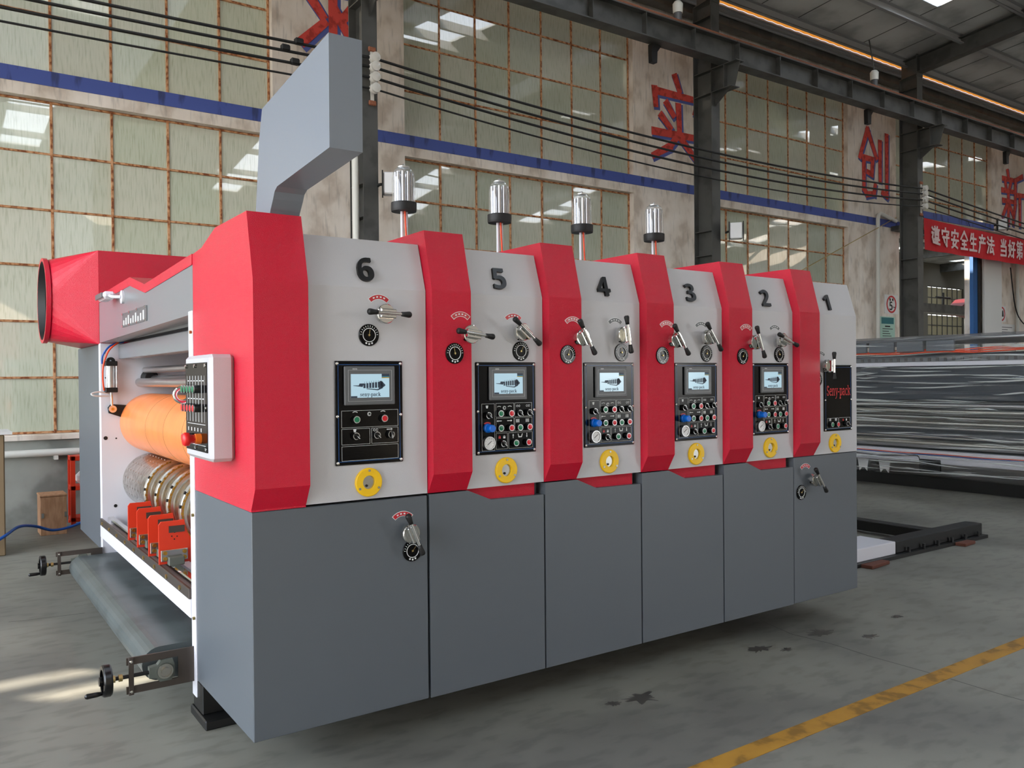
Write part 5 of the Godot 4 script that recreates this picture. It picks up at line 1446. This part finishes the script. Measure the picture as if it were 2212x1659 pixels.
func build_side_things() -> void:
	# remote control box on the red side
	var t := thing("control_box", "light grey control box with black button panel on the red side of unit 6", "control box", Vector3(0, 1.25, 0))
	var b := mb()
	b.box(Vector3(-0.098, 0.0, -0.575), Vector3(0.0, 0.43, -0.19), 0.014)
	part(t, "housing", b, M.light_grey_paint)
	var x := -0.098
	boxpart(t, "button_plate", Vector3(x - 0.003, 0.035, -0.558), Vector3(x, 0.398, -0.225), M.panel_black)
	x -= 0.003
	var btn := func(y: float, z: float, m: Material, r := 0.013):
		var q := mb(); q.spin(Vector3(x, y, z), Vector3(x - 0.05, y, z), [Vector2(0, 0), Vector2(0.017, 0), Vector2(0.017, 0.012), Vector2(0.016, 0.026), Vector2(0, 0.026)], 18)
		var w := mb(); w.spin(Vector3(x, y, z), Vector3(x - 0.05, y, z), [Vector2(r, 0.026), Vector2(r, 0.030), Vector2(0.0165, 0.030), Vector2(0.0165, 0.026)], 18)
		var c := mb(); c.spin(Vector3(x, y, z), Vector3(x - 0.05, y, z), [Vector2(r, 0.026), Vector2(r, 0.031), Vector2(0, 0.032)], 18)
		parts(t, "push_button", [[q, M.black_plastic], [w, M.aluminium], [c, m]])
	for k in 6:
		if k < 5:
			btn.call(0.290, -0.510 + 0.046 * k, M.green_button)
			btn.call(0.212, -0.510 + 0.046 * k, M.red_button)
		boxpart(t, "column_frame", Vector3(x - 0.0006, 0.155, -0.530 + 0.046 * k), Vector3(x, 0.345, -0.528 + 0.046 * k), M.white_line)
		boxpart(t, "column_frame", Vector3(x - 0.0006, 0.155, -0.492 + 0.046 * k), Vector3(x, 0.345, -0.490 + 0.046 * k), M.white_line)
		for y in [0.322, 0.248]:
			boxpart(t, "printed_arrow", Vector3(x - 0.0006, y, -0.520 + 0.046 * k), Vector3(x, y + 0.004, -0.500 + 0.046 * k), M.white_line)
	btn.call(0.085, -0.510, M.red_button); btn.call(0.085, -0.464, M.green_button)
	boxpart(t, "print_line", Vector3(x - 0.0006, 0.145, -0.53), Vector3(x, 0.147, -0.25), M.white_line)
	boxpart(t, "print_line", Vector3(x - 0.0006, 0.060, -0.53), Vector3(x, 0.062, -0.25), M.white_line)
	for k in 5: boxpart(t, "printed_symbol", Vector3(x - 0.0006, 0.115, -0.52 + 0.05 * k), Vector3(x, 0.13, -0.51 + 0.05 * k), M.white_line)
	b = mb(); b.spin(Vector3(x, 0.088, -0.325), Vector3(x - 0.1, 0.088, -0.325), [Vector2(0, 0), Vector2(0.021, 0), Vector2(0.021, 0.022), Vector2(0.018, 0.024), Vector2(0.018, 0.03)], 22)
	part(t, "stop_collar", b, M.orange_plastic)
	b = mb(); b.spin(Vector3(x, 0.088, -0.325), Vector3(x - 0.1, 0.088, -0.325), [Vector2(0.018, 0.024), Vector2(0.018, 0.042), Vector2(0.027, 0.046), Vector2(0.028, 0.062), Vector2(0.022, 0.070), Vector2(0, 0.072)], 24, true); part(t, "emergency_stop", b, M.estop_red)
	for q in [[0.05, -0.545], [0.05, -0.40], [0.05, -0.24], [0.385, -0.545], [0.385, -0.40], [0.385, -0.24], [0.215, -0.24]]:
		b = mb(); b.rod(Vector3(x, q[0], q[1]), Vector3(x - 0.006, q[0], q[1]), 0.0075, 10); part(t, "screw", b, M.chrome)
	# cantilever arm on top of the red pillar
	t = thing("cantilever_arm", "hollow blue grey sheet metal arm reaching out above unit 6", "arm", Vector3(0.1, 2.22, 0))
	b = mb()
	b.prism([Vector2(0.563, 0.511), Vector2(0.56, 0.13), Vector2(0.045, 0.099), Vector2(0.015, 0.085), Vector2(-0.002, 0.06), Vector2(-0.036, 0.02), Vector2(-0.045, 0.0), Vector2(-0.225, 0.0), Vector2(-0.212, 0.055), Vector2(-0.161, 0.33), Vector2(-0.122, 0.441)], 0.0, 0.12, "x")
	part(t, "housing", b, M.arm_grey_paint)
	# red exhaust duct: square box turning into a round mouth
	t = thing("exhaust_duct", "red sheet metal duct with round open mouth behind unit 6", "duct", Vector3(0, 1.845, -3.93))
	b = mb(); b.box(Vector3(0.0, 0.0, -0.47), Vector3(0.755, 0.675, 0.47)); part(t, "square_duct", b, M.red_paint)
	b = mb()
	var cc := Vector3(-0.285, 0.335, 0)
	var rr := 0.305
	var cor := [Vector3(0, 0.675, 0.47), Vector3(0, 0, 0.47), Vector3(0, 0, -0.47), Vector3(0, 0.675, -0.47)]
	for k in 4:
		var c0: Vector3 = cor[k]
		var c1: Vector3 = cor[(k + 1) % 4]
		var mid := atan2(c0.y + c1.y - 0.67, c0.z + c1.z)
		var a0 := [PI / 2, 0.0, -PI / 2, -PI][k] as float
		# corner fan from the quarter centred on the corner, flat triangle to the side
		for i in 8:
			var s0 := a0 - PI / 2 * i / 8.0
			var s1 := a0 - PI / 2 * (i + 1) / 8.0
			b.face([c0 if true else c1, cc + Vector3(0, sin(s0), cos(s0)) * rr, cc + Vector3(0, sin(s1), cos(s1)) * rr], Vector3(-0.3, sin(s0), cos(s0)))
		var se := a0 - PI / 2
		b.face([c0, c1, cc + Vector3(0, sin(se), cos(se)) * rr], Vector3(-0.1, c0.y + c1.y - 0.67, c0.z + c1.z))
	part(t, "transition", b, M.red_paint)
	b = mb(); b.spin(cc, cc + Vector3(-0.1, 0, 0), [Vector2(rr - 0.012, 0.0), Vector2(rr - 0.012, 0.03), Vector2(rr + 0.012, 0.03), Vector2(rr + 0.012, 0.0)], 48); part(t, "mouth_rim", b, M.red_paint)
	b = mb(); b.spin(cc, cc + Vector3(0.2, 0, 0), [Vector2(rr - 0.012, -0.03), Vector2(rr - 0.04, 0.02), Vector2(rr - 0.05, 0.25), Vector2(0, 0.25)], 40); part(t, "duct_inside", b, M.soft_black)
	# waste belt conveyor under the rollers
	t = thing("belt_conveyor", "grey waste belt conveyor under the rollers with two handwheels", "conveyor", Vector3(0, 0, 0))
	b = mb()
	var pts := []
	for i in 13:
		var a := deg_to_rad(90.0 + 15.0 * i)
		pts.append(Vector2(-0.142 + 0.078 * cos(a), 0.262 + 0.078 * sin(a)))
	pts.append(Vector2(0.70, 0.184)); pts.append(Vector2(0.70, 0.34))
	b.prism(pts, -3.40, -0.93, "z")
	part(t, "belt", b, M.belt_rubber)
	for s in 2:
		var z: float = [-0.865, -3.425][s]
		var br := Node3D.new(); br.name = "tension_bracket"; t.add_child(br, true); br.position = Vector3(0, [0.0, 0.05][s], z)
		b = mb()
		b.box(Vector3(-0.298, 0.300, -0.005), Vector3(0.0, 0.332, 0.005)); b.box(Vector3(-0.298, 0.170, -0.005), Vector3(0.0, 0.202, 0.005)); b.box(Vector3(-0.077, 0.202, -0.005), Vector3(0.0, 0.300, 0.005))
		part(br, "plate", b, M.bracket_steel)
		boxpart(br, "end_strap", Vector3(-0.29, 0.165, 0.005), Vector3(-0.268, 0.335, 0.013), M.bracket_steel, 0.002)
		for y in [0.182, 0.316]:
			b = mb(); b.t = facing(-0.279, y, 0.013); b.lathe([Vector2(0, 0), Vector2(0.008, 0), Vector2(0.006, 0.005), Vector2(0, 0.006)], 10); part(br, "bolt", b, M.chrome)
		b = mb(); b.prism([Vector2(-0.205, 0.225), Vector2(-0.205, 0.275), Vector2(-0.17, 0.28), Vector2(-0.155, 0.298), Vector2(-0.105, 0.30), Vector2(-0.095, 0.27), Vector2(-0.095, 0.23), Vector2(-0.11, 0.203), Vector2(-0.16, 0.203), Vector2(-0.175, 0.222)], -0.012, 0.02); part(br, "bearing_block", b, M.cast_iron)
		b = mb(); b.t = facing(-0.138, 0.25, 0.02); b.lathe([Vector2(0, 0), Vector2(0.036, 0), Vector2(0.034, 0.012), Vector2(0.026, 0.012), Vector2(0.026, 0.006), Vector2(0.018, 0.006), Vector2(0.018, 0.022), Vector2(0, 0.022)], 24); part(br, "bearing", b, M.steel)
		b = mb(); b.rod(Vector3(-0.20, 0.251, 0.004), Vector3(-0.37, 0.251, 0.004), 0.009, 12); part(br, "tension_screw", b, M.soft_black)
		for e in [-0.315, -0.345]:
			b = mb(); b.rod(Vector3(e, 0.251, 0.004), Vector3(e - 0.016, 0.251, 0.004), 0.016, 6); part(br, "nut", b, M.zinc)
		b = mb(); b.spin(Vector3(-0.362, 0.251, 0.004), Vector3(-0.46, 0.251, 0.004), [Vector2(0.05, 0.0), Vector2(0.05, 0.036), Vector2(0.066, 0.036), Vector2(0.070, 0.03), Vector2(0.070, 0.006), Vector2(0.066, 0.0), Vector2(0.05, 0.0)], 36)
		b.spin(Vector3(-0.362, 0.251, 0.004), Vector3(-0.46, 0.251, 0.004), [Vector2(0, 0.008), Vector2(0.052, 0.008), Vector2(0.052, 0.018), Vector2(0, 0.018)], 30)
		b.rod(Vector3(-0.355, 0.251, 0.004), Vector3(-0.41, 0.251, 0.004), 0.02, 14)
		part(br, "handwheel", b, M.black_plastic)
		b = mb(); b.spin(Vector3(-0.398, 0.197, 0.004), Vector3(-0.48, 0.197, 0.004), [Vector2(0, 0), Vector2(0.008, 0), Vector2(0.011, 0.02), Vector2(0.012, 0.06), Vector2(0.008, 0.068), Vector2(0, 0.07)], 14, true); part(br, "crank_grip", b, M.black_plastic)
